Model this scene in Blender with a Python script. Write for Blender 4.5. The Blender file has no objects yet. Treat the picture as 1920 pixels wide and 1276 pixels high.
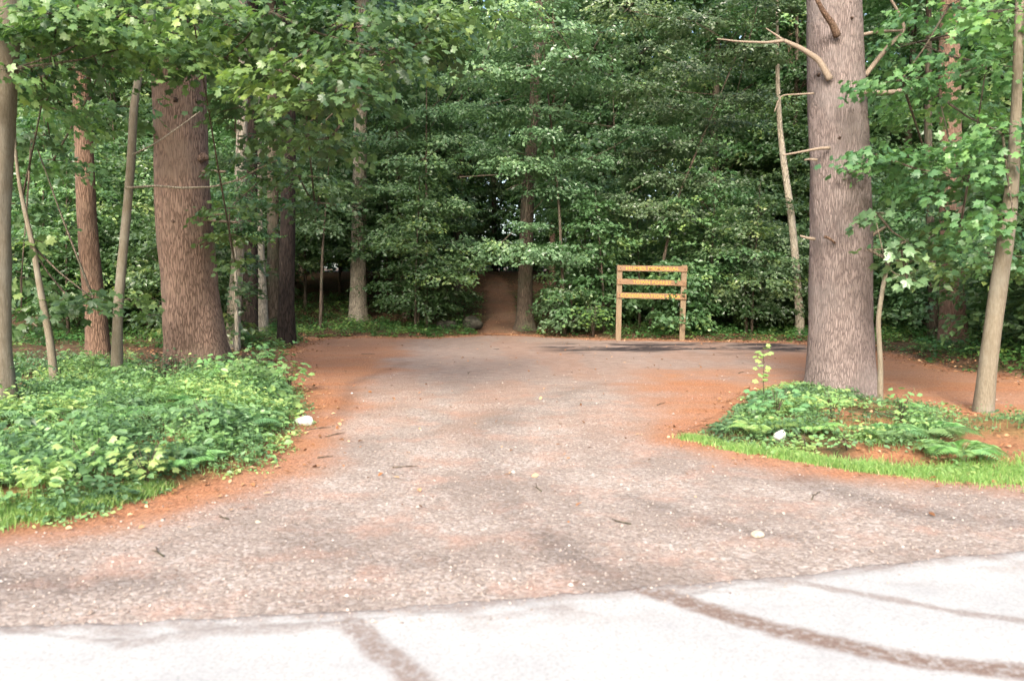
import bpy, math, random
import numpy as np
from mathutils import Vector
R = math.radians
S = bpy.context.scene
COL = S.collection

# ------------------------------------------------------------------ camera
FPX, EYE, HOR = 1500.0, 1.6, 532.0
PITCH = math.atan((638 - HOR) / FPX)
cam_d = bpy.data.cameras.new('camera'); cam = bpy.data.objects.new('camera', cam_d); COL.objects.link(cam)
cam.location = (0, 0, EYE); cam.rotation_euler = (R(90) - PITCH, 0, 0)
cam_d.sensor_width = 36; cam_d.lens = FPX / 1920 * 36
cam_d.clip_start = 0.05; cam_d.clip_end = 2000
cam_d.dof.use_dof = True; cam_d.dof.focus_distance = 21; cam_d.dof.aperture_fstop = 2.0
S.camera = cam

# ------------------------------------------------------------------ light
SUN_EL, SUN_AZ = 37, 192          # compass azimuth of the sun, behind the camera (camera looks +Y = 0)
w = bpy.data.worlds.new('World'); S.world = w; w.use_nodes = True
nt = w.node_tree; bg = nt.nodes['Background']
sky = nt.nodes.new('ShaderNodeTexSky'); sky.sky_type = 'NISHITA'; sky.sun_disc = False
sky.sun_elevation = R(SUN_EL); sky.sun_rotation = R(SUN_AZ)
sky.air_density = 1.0; sky.dust_density = 4.0; sky.ozone_density = 0.6
nt.links.new(sky.outputs[0], bg.inputs[0]); bg.inputs[1].default_value = 0.15
sd = bpy.data.lights.new('sun', 'SUN'); so = bpy.data.objects.new('sun', sd); COL.objects.link(so)
sd.energy = 1.5; sd.angle = R(15); sd.color = (1.0, 0.95, 0.86)
dv = Vector((math.sin(R(SUN_AZ)) * math.cos(R(SUN_EL)), math.cos(R(SUN_AZ)) * math.cos(R(SUN_EL)), math.sin(R(SUN_EL))))
so.rotation_euler = (-dv).to_track_quat('-Z', 'Y').to_euler(); so.location = (0, -20, 30)
S.view_settings.view_transform = 'Standard'; S.view_settings.look = 'None'
S.view_settings.exposure = 1.9; S.view_settings.gamma = 1.0
S.cycles.max_bounces = 6; S.cycles.diffuse_bounces = 3; S.cycles.glossy_bounces = 2
S.cycles.transmission_bounces = 4; S.cycles.use_denoising = True

# ------------------------------------------------------------------ maths helpers
cp, sp = math.cos(PITCH), math.sin(PITCH)
def ray(px, py):
    u, v = (px - 960) / FPX, (638 - py) / FPX
    return u, cp + v * sp, -sp + v * cp
def P(px, py, Y):
    a, b, c = ray(px, py); t = Y / b
    return Vector((a * t, Y, EYE + c * t))
def sstep(a, b, x):
    t = np.clip((x - a) / (b - a), 0, 1); return t * t * (3 - 2 * t)
def hsh(i, j, s):
    n = (i * 374761393 + j * 668265263 + s * 974711) & 0xffffffff
    n = ((n ^ (n >> 13)) * 1274126177) & 0xffffffff
    return ((n ^ (n >> 16)) & 0xffff) / 65535.0
def vn(x, y, sc, s=0):
    x = np.asarray(x, float) * sc; y = np.asarray(y, float) * sc
    i = np.floor(x).astype(np.int64); j = np.floor(y).astype(np.int64)
    fx, fy = x - i, y - j; fx = fx * fx * (3 - 2 * fx); fy = fy * fy * (3 - 2 * fy)
    a = hsh(i, j, s); b = hsh(i + 1, j, s); c = hsh(i, j + 1, s); d = hsh(i + 1, j + 1, s)
    return (a * (1 - fx) + b * fx) * (1 - fy) + (c * (1 - fx) + d * fx) * fy
def fbm(x, y, sc, s=0):
    return vn(x, y, sc, s) * .5 + vn(x, y, sc * 2.1, s + 1) * .3 + vn(x, y, sc * 4.3, s + 2) * .2
def inpoly(x, y, poly):
    r = np.zeros(x.shape, bool); n = len(poly)
    for k in range(n):
        x1, y1 = poly[k]; x2, y2 = poly[(k + 1) % n]
        c = ((y1 > y) != (y2 > y)) & (x < (x2 - x1) * (y - y1) / (y2 - y1 + 1e-12) + x1)
        r ^= c
    return r
def dline(x, y, pts, closed=False):
    d = np.full(x.shape, 1e9); n = len(pts)
    for k in range(n if closed else n - 1):
        x1, y1 = pts[k]; x2, y2 = pts[(k + 1) % n]
        ex, ey = x2 - x1, y2 - y1; L = ex * ex + ey * ey + 1e-12
        t = np.clip(((x - x1) * ex + (y - y1) * ey) / L, 0, 1)
        d = np.minimum(d, np.hypot(x - x1 - t * ex, y - y1 - t * ey))
    return d
def sdf(x, y, poly):                      # positive inside
    d = dline(x, y, poly, True); return np.where(inpoly(x, y, poly), d, -d)
def flat(px, py):
    a, b, c = ray(px, py); t = EYE / -c; return (a * t, b * t)

DRIVE = [flat(*p) for p in [(-700, 1240), (-700, 1075), (0, 1003), (150, 982), (240, 955), (330, 925), (430, 905), (520, 882), (560, 840), (582, 800),
    (590, 770), (575, 735), (540, 705), (520, 680), (545, 655), (590, 636), (680, 633), (800, 634), (905, 627), (1000, 629), (1130, 636), (1300, 639),
    (1510, 643), (1680, 668), (1800, 695), (1920, 714), (2500, 800), (2500, 860), (1920, 792), (1760, 772), (1640, 752), (1510, 728), (1430, 728),
    (1390, 745), (1350, 785), (1300, 812), (1290, 820), (1400, 850), (1600, 880), (1920, 907), (2500, 950), (2600, 1000), (1920, 1080), (960, 1190)]]
RE = [flat(*p) for p in [(-900, 1195), (-300, 1182), (0, 1176), (250, 1170), (420, 1160), (600, 1150), (800, 1140), (1000, 1122), (1180, 1108), (1300, 1098),
    (1450, 1085), (1650, 1062), (1800, 1045), (1920, 1036), (2300, 1005), (3000, 960)]]
reX = np.array([-60] + [p[0] for p in RE] + [60]); reY = np.array([RE[0][1] - 6] + [p[1] for p in RE] + [RE[-1][1] + 12])
_o = np.argsort(reX); reX, reY = reX[_o], reY[_o]
def road_edge(x): return np.interp(x, reX, reY)
def Z(x, y):
    x = np.asarray(x, float); y = np.asarray(y, float)
    z = 0.108 * np.clip(y - 26, 0, 20) ** 1.0 * sstep(25, 30, y) + 0.02 * np.clip(y - 46, 0, 400)
    d = sdf(x, y, DRIVE)
    out = np.clip(-d, 0, 3)
    bed = sstep(0, .8, out) * (y > 4.2)
    z = z + bed * (.05 + .12 * fbm(x, y, .5, 9)) * (y < 60) + sstep(2, 9, out) * .35 * (fbm(x, y, .12, 4) - .35) * (y > 12)
    return z
def G(px, py):
    a, b, c = ray(px, py); Y = np.arange(3, 90, .05); t = Y / b
    zz = EYE + c * t - Z(a * t, Y); k = np.argmax(zz <= 0)
    if zz[k] > 0: k = -1
    return Vector((a * t[k], Y[k], float(Z(a * t[k], Y[k]))))

# ------------------------------------------------------------------ object helpers
def link(name, me, parent=None, loc=None):
    o = bpy.data.objects.new(name, me); COL.objects.link(o)
    if parent: o.parent = parent
    if loc is not None: o.location = loc
    return o
def tag(o, label=None, cat=None, group=None, kind=None):
    for k, v in (('label', label), ('category', cat), ('group', group), ('kind', kind)):
        if v: o[k] = v
    return o
def thing(name, label, cat, loc, group=None):
    return tag(link(name, None, None, loc), label, cat, group)
def mesh_np(name, V, F, mats, tint=None, midx=None, smooth=False, attrs=None):
    """F: list of (n,k) int arrays"""
    me = bpy.data.meshes.new(name); V = np.asarray(V, np.float32)
    loops = np.concatenate([f.ravel() for f in F]).astype(np.int32)
    sizes = np.concatenate([np.full(len(f), f.shape[1]) for f in F]).astype(np.int32)
    me.vertices.add(len(V)); me.vertices.foreach_set('co', V.ravel())
    me.loops.add(len(loops)); me.loops.foreach_set('vertex_index', loops)
    me.polygons.add(len(sizes)); st = np.concatenate([[0], np.cumsum(sizes)[:-1]]).astype(np.int32)
    me.polygons.foreach_set('loop_start', st)
    if midx is not None: me.polygons.foreach_set('material_index', np.asarray(midx, np.int32))
    me.polygons.foreach_set('use_smooth', np.full(len(sizes), smooth))
    me.update(calc_edges=True); me.validate()
    for m in mats: me.materials.append(m)
    al = dict(attrs or {})
    if tint is not None: al['tint'] = tint
    for k, v in al.items():
        a = me.attributes.new(k, 'FLOAT', 'POINT'); a.data.foreach_set('value', np.asarray(v, np.float32))
    return me
def copy_thing(o, loc, rz=0, sc=(1, 1, 1), label=None):
    r = o.copy(); COL.objects.link(r); r.location = loc; r.rotation_euler = (0, 0, rz); r.scale = sc
    if label: r['label'] = label
    for ch in o.children:
        c = ch.copy(); COL.objects.link(c); c.parent = r
    return r

# ------------------------------------------------------------------ materials
def newmat(name):
    m = bpy.data.materials.new(name); m.use_nodes = True; n = m.node_tree; b = n.nodes['Principled BSDF']; return m, n, b
def N(n, t, **kw):
    x = n.nodes.new(t)
    for k, v in kw.items():
        if k in x.inputs: x.inputs[k].default_value = v
        else: setattr(x, k, v)
    return x
def ramp(n, fac, stops):
    r = n.nodes.new('ShaderNodeValToRGB'); e = r.color_ramp.elements
    while len(e) < len(stops): e.new(.5)
    for k, (p, c) in enumerate(stops): e[k].position = p; e[k].color = (*c, 1)
    n.links.new(fac, r.inputs[0]); return r.outputs[0]
def mix(n, fac, a, b, mode='MIX'):
    m = n.nodes.new('ShaderNodeMix'); m.data_type = 'RGBA'; m.blend_type = mode
    for s, v in ((m.inputs[0], fac), (m.inputs[6], a), (m.inputs[7], b)):
        if isinstance(v, (int, float)): s.default_value = v
        elif isinstance(v, tuple): s.default_value = (*v, 1)
        else: n.links.new(v, s)
    return m.outputs[2]
def math_(n, op, a, b=None, clamp=False):
    m = n.nodes.new('ShaderNodeMath'); m.operation = op; m.use_clamp = clamp
    for s, v in ((m.inputs[0], a), (m.inputs[1], b)):
        if v is None: continue
        if isinstance(v, (int, float)): s.default_value = v
        else: n.links.new(v, s)
    return m.outputs[0]
def noise(n, vec, scale, detail=4, rough=.55):
    x = N(n, 'ShaderNodeTexNoise'); x.inputs['Scale'].default_value = scale; x.inputs['Detail'].default_value = detail; x.inputs['Roughness'].default_value = rough
    n.links.new(vec, x.inputs['Vector']); return x.outputs['Fac']
def attr(n, name):
    a = n.nodes.new('ShaderNodeAttribute'); a.attribute_name = name; return a.outputs['Fac']
def coord(n, scale=None):
    t = n.nodes.new('ShaderNodeTexCoord').outputs['Object']
    if scale is None: return t
    mp = n.nodes.new('ShaderNodeMapping'); mp.inputs['Scale'].default_value = scale; n.links.new(t, mp.inputs[0]); return mp.outputs[0]

def leaf_mat(name, stops, rough=.42, trans=.3, spec=.5):
    m, n, b = newmat(name)
    c = ramp(n, attr(n, 'tint'), stops)
    oi = n.nodes.new('ShaderNodeObjectInfo')
    hs = n.nodes.new('ShaderNodeHueSaturation')
    n.links.new(c, hs.inputs['Color'])
    n.links.new(math_(n, 'ADD', math_(n, 'MULTIPLY', oi.outputs['Random'], .035), .487), hs.inputs['Hue'])
    n.links.new(math_(n, 'ADD', math_(n, 'MULTIPLY', oi.outputs['Random'], .5), .75), hs.inputs['Value'])
    c = hs.outputs[0]
    n.links.new(c, b.inputs['Base Color']); b.inputs['Roughness'].default_value = rough
    b.inputs['Specular IOR Level'].default_value = spec
    t = n.nodes.new('ShaderNodeBsdfTranslucent')
    n.links.new(mix(n, 1.0, c, (1.3, 1.5, .85), 'MULTIPLY'), t.inputs[0])
    ms = n.nodes.new('ShaderNodeMixShader'); ms.inputs[0].default_value = trans
    n.links.new(b.outputs[0], ms.inputs[1]); n.links.new(t.outputs[0], ms.inputs[2])
    n.links.new(ms.outputs[0], n.nodes['Material Output'].inputs[0]); return m
M = {}
M['maple'] = leaf_mat('maple leaf', [(0, (.04, .08, .024)), (.45, (.085, .15, .065)), (.8, (.135, .22, .085)), (1, (.22, .29, .09))], rough=.36, trans=.38, spec=.6)
M['tier'] = leaf_mat('tier leaf', [(0, (.06, .105, .045)), (.45, (.11, .175, .085)), (.8, (.18, .26, .13)), (1, (.28, .36, .14))], rough=.34, trans=.38, spec=.7)
M['near'] = leaf_mat('near leaf', [(0, (.05, .105, .045)), (.5, (.11, .195, .072)), (.85, (.17, .265, .09)), (1, (.23, .33, .09))], trans=.38)
M['herb'] = leaf_mat('herb leaf', [(0, (.055, .11, .045)), (.4, (.12, .22, .095)), (.75, (.19, .33, .11)), (1, (.30, .40, .13))], trans=.3)
M['floorleaf'] = leaf_mat('shade herb leaf', [(0, (.03, .08, .02)), (.6, (.06, .14, .035)), (1, (.14, .20, .05))])
M['pine'] = leaf_mat('pine needle', [(0, (.035, .075, .03)), (.6, (.07, .14, .05)), (1, (.12, .19, .07))], rough=.6, trans=.2, spec=.3)
M['grass'] = leaf_mat('grass', [(0, (.09, .17, .045)), (.5, (.18, .30, .075)), (.8, (.28, .38, .11)), (1, (.42, .38, .20))], trans=.3, rough=.5)

def bark_mat(name, dark, light, patch=None, furrow=1.0, plate=True, bump=.7, sc=1.0):
    m, n, b = newmat(name)
    v1 = coord(n, (14 * sc, 14 * sc, 1.7 * sc))
    vo = N(n, 'ShaderNodeTexVoronoi', feature='DISTANCE_TO_EDGE'); vo.inputs['Scale'].default_value = 1.6
    # warp
    wn = N(n, 'ShaderNodeTexNoise'); wn.inputs['Scale'].default_value = .9; wn.inputs['Detail'].default_value = 3
    n.links.new(v1, wn.inputs['Vector'])
    ad = n.nodes.new('ShaderNodeVectorMath'); ad.operation = 'MULTIPLY_ADD'
    n.links.new(wn.outputs['Color'], ad.inputs[0]); ad.inputs[1].default_value = (1.2, 1.2, 1.2); n.links.new(v1, ad.inputs[2])
    n.links.new(ad.outputs[0], vo.inputs['Vector'])
    crack = math_(n, 'MULTIPLY', vo.outputs['Distance'], 4.5, True)
    fine = noise(n, coord(n, (30 * sc, 30 * sc, 9 * sc)), 1.5, 6, .7)
    big = noise(n, coord(n), 1.4, 4, .6)
    f = math_(n, 'ADD', math_(n, 'MULTIPLY', crack, .55 if plate else .12), math_(n, 'MULTIPLY', fine, .75), False)
    c = ramp(n, f, [(.32, dark), (.88, light)])
    if patch: c = mix(n, ramp(n, big, [(.48, (0, 0, 0)), (.68, (.7, .7, .7))]), c, patch)
    c = mix(n, ramp(n, noise(n, coord(n), 6, 3), [(.4, (0, 0, 0)), (.8, (.35,) * 3)]), c, dark)
    n.links.new(c, b.inputs['Base Color']); b.inputs['Roughness'].default_value = .9; b.inputs['Specular IOR Level'].default_value = .15
    bp = n.nodes.new('ShaderNodeBump'); bp.inputs['Strength'].default_value = bump; bp.inputs['Distance'].default_value = .03
    n.links.new(f, bp.inputs['Height']); n.links.new(bp.outputs[0], b.inputs['Normal']); return m
M['bark_red'] = bark_mat('red pine bark', (.06, .038, .028), (.245, .165, .125), (.19, .14, .105), sc=1.5)
M['bark_grey'] = bark_mat('grey pine bark', (.085, .066, .06), (.23, .185, .17), (.19, .165, .155), sc=2.0)
M['bark_brown'] = bark_mat('brown bark', (.065, .038, .026), (.21, .135, .095), (.18, .13, .095), sc=1.6)
M['bark_pale'] = bark_mat('pale smooth bark', (.12, .10, .07), (.27, .235, .18), (.22, .21, .175), plate=False, bump=.3, sc=1.5)
M['bark_mid'] = bark_mat('mid grey bark', (.10, .085, .062), (.42, .37, .29), (.34, .31, .25), sc=1.5)
M['bark_dark'] = bark_mat('dark bark', (.008, .006, .005), (.045, .033, .026), None)  # near-black colour for the darkest trunks
M['bark_far'] = bark_mat('forest bark', (.03, .024, .018), (.13, .10, .075), (.10, .11, .07))
M['knot'] = bark_mat('knot bark', (.03, .02, .015), (.12, .08, .06), None)
M['deadwood'] = bark_mat('dead branch wood', (.15, .115, .085), (.38, .32, .26), None, plate=False, bump=.2, sc=3)

def ground_material():
    m, n, b = newmat('ground')
    co = coord(n)
    # forest litter
    v = N(n, 'ShaderNodeTexVoronoi'); v.inputs['Scale'].default_value = 22; n.links.new(co, v.inputs['Vector'])
    rnd = N(n, 'ShaderNodeSeparateColor'); n.links.new(v.outputs['Color'], rnd.inputs[0])
    lit = ramp(n, rnd.outputs[0], [(0, (.02, .012, .008)), (.5, (.07, .036, .02)), (.9, (.13, .07, .038)), (1, (.22, .14, .08))])
    lit = mix(n, ramp(n, noise(n, co, 1.3, 5), [(.45, (0, 0, 0)), (.7, (.6,) * 3)]), lit, (.035, .055, .016))
    # pine needles
    nn = noise(n, coord(n, (40, 12, 20)), 1.5, 6, .75)
    ndl = ramp(n, nn, [(.3, (.10, .038, .02)), (.5, (.30, .125, .06)), (.68, (.50, .26, .14))])
    ndl = mix(n, ramp(n, noise(n, co, 9, 5, .75), [(.5, (0, 0, 0)), (.7, (.5,) * 3)]), ndl, (.20, .12, .08))
    ndl = mix(n, ramp(n, noise(n, co, 1.7, 4), [(.4, (0, 0, 0)), (.75, (.6,) * 3)]), ndl, (.30, .15, .075))
    # gravel
    v2 = N(n, 'ShaderNodeTexVoronoi'); v2.inputs['Scale'].default_value = 42; n.links.new(co, v2.inputs['Vector'])
    s2 = N(n, 'ShaderNodeSeparateColor'); n.links.new(v2.outputs['Color'], s2.inputs[0])
    grv = ramp(n, s2.outputs[0], [(0, (.12, .093, .077)), (.35, (.25, .198, .163)), (.75, (.37, .312, .268)), (1, (.58, .53, .49))])
    fin = noise(n, co, 55, 6, .85)
    grv = mix(n, .55, grv, ramp(n, fin, [(.34, (.07, .052, .044)), (.5, (.28, .226, .19)), (.66, (.60, .54, .49))]))
    tone = noise(n, co, .9, 6, .65)
    grv = mix(n, ramp(n, tone, [(.40, (.85,) * 3), (.60, (0, 0, 0))]), grv, mix(n, .6, grv, (.15, .115, .095)))
    grv = mix(n, ramp(n, noise(n, co, 1.9, 5, .7), [(.5, (0, 0, 0)), (.68, (.4,) * 3)]), grv, (.42, .23, .16))
    # far packed dirt, darker than the gravel
    drt = ramp(n, noise(n, coord(n, (3, 14, 1)), 1.2, 6, .7), [(.3, (.13, .085, .063)), (.5, (.24, .17, .135)), (.72, (.37, .29, .245))])
    g = attr(n, 'gravel'); nd = attr(n, 'needle'); wt = attr(n, 'wet'); dr = attr(n, 'dirt'); gr = attr(n, 'green')
    c = mix(n, g, lit, grv)
    c = mix(n, dr, c, drt)
    c = mix(n, nd, c, ndl)
    c = mix(n, gr, c, ramp(n, fin, [(.3, (.06, .10, .02)), (.7, (.16, .22, .05))]))
    c = mix(n, wt, c, ramp(n, noise(n, co, 8, 4), [(.3, (.015, .012, .013)), (.7, (.06, .045, .042))]))
    n.links.new(c, b.inputs['Base Color']); b.inputs['Roughness'].default_value = .92; b.inputs['Specular IOR Level'].default_value = .2
    h = math_(n, 'ADD', math_(n, 'MULTIPLY', v2.outputs['Distance'], -.6), fin)
    h = math_(n, 'ADD', h, math_(n, 'MULTIPLY', v.outputs['Distance'], -.5))
    bp = n.nodes.new('ShaderNodeBump'); bp.inputs['Strength'].default_value = .6; bp.inputs['Distance'].default_value = .02
    n.links.new(h, bp.inputs['Height']); n.links.new(bp.outputs[0], b.inputs['Normal'])
    return m
M['ground'] = ground_material()
def road_material():
    m, n, b = newmat('weathered road')
    co = coord(n)
    f = noise(n, co, 60, 5, .85); t = noise(n, co, 1.2, 5, .6)
    c = ramp(n, f, [(.34, (.19, .185, .175)), (.48, (.315, .31, .298)), (.68, (.40, .395, .382))])
    c = mix(n, ramp(n, t, [(.45, (0, 0, 0)), (.7, (.5,) * 3)]), c, (.20, .205, .21))
    brk = ramp(n, noise(n, co, 28, 4, .75), [(.36, (.4,) * 3), (.54, (1, 1, 1))])
    mud = attr(n, 'mud'); mk = N(n, 'ShaderNodeSeparateColor'); n.links.new(brk, mk.inputs[0])
    c = mix(n, math_(n, 'MULTIPLY', mud, mk.outputs[0], True), c, ramp(n, f, [(.3, (.09, .058, .044)), (.7, (.19, .135, .108))]))
    c = mix(n, attr(n, 'crack'), c, (.12, .10, .09))
    n.links.new(c, b.inputs['Base Color']); b.inputs['Roughness'].default_value = .85; b.inputs['Specular IOR Level'].default_value = .3
    bp = n.nodes.new('ShaderNodeBump'); bp.inputs['Strength'].default_value = .3; bp.inputs['Distance'].default_value = .006
    n.links.new(f, bp.inputs['Height']); n.links.new(bp.outputs[0], b.inputs['Normal']); return m
M['road'] = road_material()
def simple(name, stops, scale, rough=.8, bump=.3, sv=None, tint=False):
    m, n, b = newmat(name); co = coord(n, sv)
    f = noise(n, co, scale, 5, .7); c = ramp(n, attr(n, 'tint') if tint else f, stops)
    n.links.new(c, b.inputs['Base Color']); b.inputs['Roughness'].default_value = rough; b.inputs['Specular IOR Level'].default_value = .2
    bp = n.nodes.new('ShaderNodeBump'); bp.inputs['Strength'].default_value = bump; bp.inputs['Distance'].default_value = .01
    n.links.new(f, bp.inputs['Height']); n.links.new(bp.outputs[0], b.inputs['Normal']); return m
M['pebble'] = simple('pebble', [(0, (.13, .09, .075)), (.4, (.25, .20, .165)), (.8, (.36, .30, .26)), (1, (.46, .41, .37))], 60, tint=True)
M['litter'] = simple('dry leaf', [(0, (.10, .045, .02)), (.5, (.26, .12, .055)), (1, (.48, .30, .17))], 40, tint=True)
M['white_stone'] = simple('white stone', [(.35, (.30, .27, .24)), (.5, (.55, .53, .5)), (.7, (.72, .7, .68))], 22, bump=.9)
M['tan_stone'] = simple('tan stone', [(.35, (.22, .18, .13)), (.65, (.42, .37, .30))], 40, bump=.8)
M['boulder'] = simple('boulder', [(.35, (.015, .014, .011)), (.55, (.055, .052, .04)), (.75, (.11, .11, .085))], 5, bump=.8)
M['wood'] = simple('weathered board', [(.3, (.13, .075, .04)), (.5, (.19, .115, .065)), (.7, (.25, .165, .105))], 3, sv=(2, 12, 22), bump=.3)
M['post'] = simple('weathered post', [(.3, (.12, .085, .05)), (.5, (.18, .13, .08)), (.7, (.23, .175, .12))], 3, sv=(20, 20, 2), bump=.3)
M['paint'] = simple('yellow lettering paint', [(.3, (.40, .23, .05)), (.7, (.50, .31, .07))], 30, bump=.1)
M['bolt'] = simple('bolt', [(.3, (.05, .04, .04)), (.7, (.1, .09, .08))], 30)

# ------------------------------------------------------------------ setting: ground, drive, trail, road
def masks(x, y):
    d = sdf(x, y, DRIVE); nz = fbm(x, y, .9, 21) - .5; n2 = fbm(x, y, 2.3, 33) - .5
    dd = d + nz * .5 + n2 * .25
    a = {}
    a['gravel'] = sstep(-.1, .15, dd)
    # needles: a band along the edges, broad left of centre and right side
    gx, gy = x, y
    band = 1 - sstep(.15, .75, dd)
    left = sstep(-1.2, -2.3, x + nz * 1.5 + .09 * (y - 9)) * sstep(8.0, 10.5, y) * (1 - .35 * sstep(16, 22, y))
    right = sstep(.4, 2.0, x + nz * 2.0 - .16 * (y - 9)) * sstep(7.4, 9.2, y) * (1 - sstep(12.5, 16.5, y + nz * 5))
    lane = sstep(4.6, 6, x) * sstep(9.5, 11, y) * .8 * (1 - sstep(17, 20, y))
    cen = .22 * sstep(.5, .62, fbm(x * 1.4, y * .5, .7, 50)) * sstep(6.5, 9, y)
    inside = sstep(-.35, -.05, dd)
    streak = .82 + .5 * (fbm(x * .35, y * 2.5, 1.2, 71) - .3)
    a['needle'] = np.clip(np.maximum.reduce([band * .95 * (y > 4.2) * sstep(3.3, 5.0, y - road_edge(x) + 3.0), left, right, lane, cen]) * inside * streak, 0, 1)
    # far dirt
    a['dirt'] = sstep(10, 15, y + nz * 3) * inside * .8
    a['wet'] = np.clip(sstep(.46, .66, fbm(x * .7, y * 1.8, 1.3, 81) * .8 + .34 * fbm(x, y, 6, 82) * np.exp(-((y - 20.2) / 1.3) ** 2) + .08) * np.exp(-((y - 20.2) / 1.7) ** 2) * sstep(.2, 1.6, x) * (1 - sstep(6.5, 8.5, x)) * 1.35, 0, 1)
    # tyre tracks and damp smears in the gravel
    tr = 0
    for pts, wd, amp in TRACKS:
        q = dline(x, y, pts); tr = np.maximum(tr, amp * np.exp(-(q / wd) ** 2) * (.35 + 1.1 * fbm(x, y, 3.5, 91)))
    a['wet'] = np.clip(np.maximum(a['wet'], tr), 0, 1)
    # forest-side trail
    q = dline(x, y, TRAIL); a['trail'] = 1 - sstep(.4, .75, q + nz * .5)
    a['dirt'] = np.maximum(a['dirt'], a['trail'] * .3)
    a['needle'] = np.clip(np.maximum(a['needle'], a['trail'] * .6 * fbm(x, y, .8, 5)), 0, 1)
    out = sstep(.1, .5, -dd)
    a['green'] = out * .25 * sstep(.35, .6, fbm(x, y, 1.1, 61)) * (1 - a['trail']) * (1 - sstep(9, 16, y))
    a['needle'] = np.clip(a['needle'] + out * sstep(.36, .5, fbm(x, y, 1.1, 66)) * .85 * (1 - sstep(9.5, 13, y)), 0, 1)
    return a
TRACKS = [([flat(*p) for p in [(905, 800), (915, 880), (960, 960), (1060, 1040), (1190, 1105)]], .18, .2),
          ([flat(*p) for p in [(1010, 1000), (1090, 1060), (1190, 1105)]], .15, .36),
          ([flat(*p) for p in [(1120, 720), (980, 760), (900, 830)]], .3, .2),
          ([flat(*p) for p in [(760, 680), (660, 720), (640, 780)]], .15, .3),
          ([flat(*p) for p in [(1180, 930), (1350, 985), (1500, 1010)]], .10, .35),
          ([flat(*p) for p in [(1500, 900), (1700, 960), (1920, 985)]], .2, .45),
          ([flat(*p) for p in [(0, 1085), (150, 1100), (330, 1090)]], .16, .4),
          ([flat(*p) for p in [(560, 1010), (700, 1060), (820, 1050)]], .16, .3)]
_b = [G(938, 626), G(940, 600), G(938, 560), G(930, 530), G(915, 517)]
TRAIL = [(v.x, v.y) for v in _b] + [(_b[-1].x - 4, _b[-1].y + 5)]

def gridmesh(name, xs, ys, fn_z, mats, keep=None, attrfn=None):
    X, Y = np.meshgrid(xs, ys); x, y = X.ravel(), Y.ravel(); z = fn_z(x, y)
    nx, ny = len(xs), len(ys); i = np.arange(nx * ny).reshape(ny, nx)
    q = np.stack([i[:-1, :-1].ravel(), i[:-1, 1:].ravel(), i[1:, 1:].ravel(), i[1:, :-1].ravel()], 1)
    if keep is not None:
        k = keep(x, y); q = q[k[q].all(1)]
        used = np.zeros(len(x), bool); used[q.ravel()] = True; mp = np.cumsum(used) - 1
        q = mp[q]; x, y, z = x[used], y[used], z[used]
    at = attrfn(x, y) if attrfn else None
    return mesh_np(name, np.stack([x, y, z], 1), [q], mats, attrs=at, smooth=True)
def var(*segs):
    r = [segs[0][0]]
    for a, b, s in segs: r += list(np.arange(a + s, b + s * .5, s))
    return np.array(r)
gx = var((-500, -100, 50), (-100, -24, 4), (-24, -12, .5), (-12, 12, .14), (12, 24, .5), (24, 100, 4), (100, 500, 50))
gy = var((-400, -40, 40), (-40, 3, 1), (3, 28, .14), (28, 60, .4), (60, 100, 4), (100, 700, 50))
def gz(x, y):
    z = Z(x, y) * (y > 4); ins = sdf(x, y, DRIVE) > .25
    z = z + .02 * (fbm(x, y, 1.7, 3) - .5) * (y > 5)
    return z - .03 * (y < road_edge(x) + .1)
ground = link('ground', gridmesh('ground', gx, gy, gz, [M['ground']], attrfn=masks)); tag(ground, kind='structure')
def in_drive(x, y): return (sdf(x, y, DRIVE) + (fbm(x, y, .9, 21) - .5) * .5 > .02) & (y > road_edge(x) - .35) & (y > 2)
drive = link('gravel_drive', gridmesh('gravel_drive', np.arange(-9, 13, .08), np.arange(3, 25.5, .08),
    lambda x, y: gz(x, y) * (y > road_edge(x) + .1) + .004 + .012 * (fbm(x, y, 6, 13) - .3) * (y > road_edge(x)), [M['ground']], keep=in_drive, attrfn=masks)); tag(drive, kind='structure')
tx = np.arange(-5, 2.5, .1); ty = np.arange(23.4, 52, .1)
def in_trail(x, y): return dline(x, y, TRAIL) + (fbm(x, y, .9, 21) - .5) * .35 < .62
trail = link('trail', gridmesh('trail', tx, ty, lambda x, y: gz(x, y) + .02, [M['ground']], keep=in_trail, attrfn=masks)); tag(trail, kind='structure')
MUD = [([flat(*p) for p in [(1150, 1095), (1240, 1120), (1330, 1150), (1450, 1185), (1570, 1215), (1700, 1243), (1850, 1262), (2100, 1290)]], .085, 1.0),
       ([flat(*p) for p in [(1430, 1085), (1550, 1108), (1700, 1135), (1800, 1155), (1930, 1172), (2200, 1200)]], .04, .65),
       ([flat(*p) for p in [(660, 1172), (700, 1215), (760, 1262), (820, 1320)]], .075, .8),
       ([flat(*p) for p in [(470, 1190), (570, 1183), (660, 1172)]], .05, .55),
       ([flat(*p) for p in [(230, 1215), (300, 1205)]], .05, .5),
       ([flat(*p) for p in [(1000, 1132), (1100, 1125), (1200, 1118)]], .04, .4)]
CRK = [[flat(*p) for p in [(0, 1188), (200, 1208), (420, 1185), (640, 1172), (760, 1160), (860, 1152)]], [flat(*p) for p in [(1180, 1128), (1290, 1122), (1380, 1100), (1500, 1090)]]]
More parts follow.
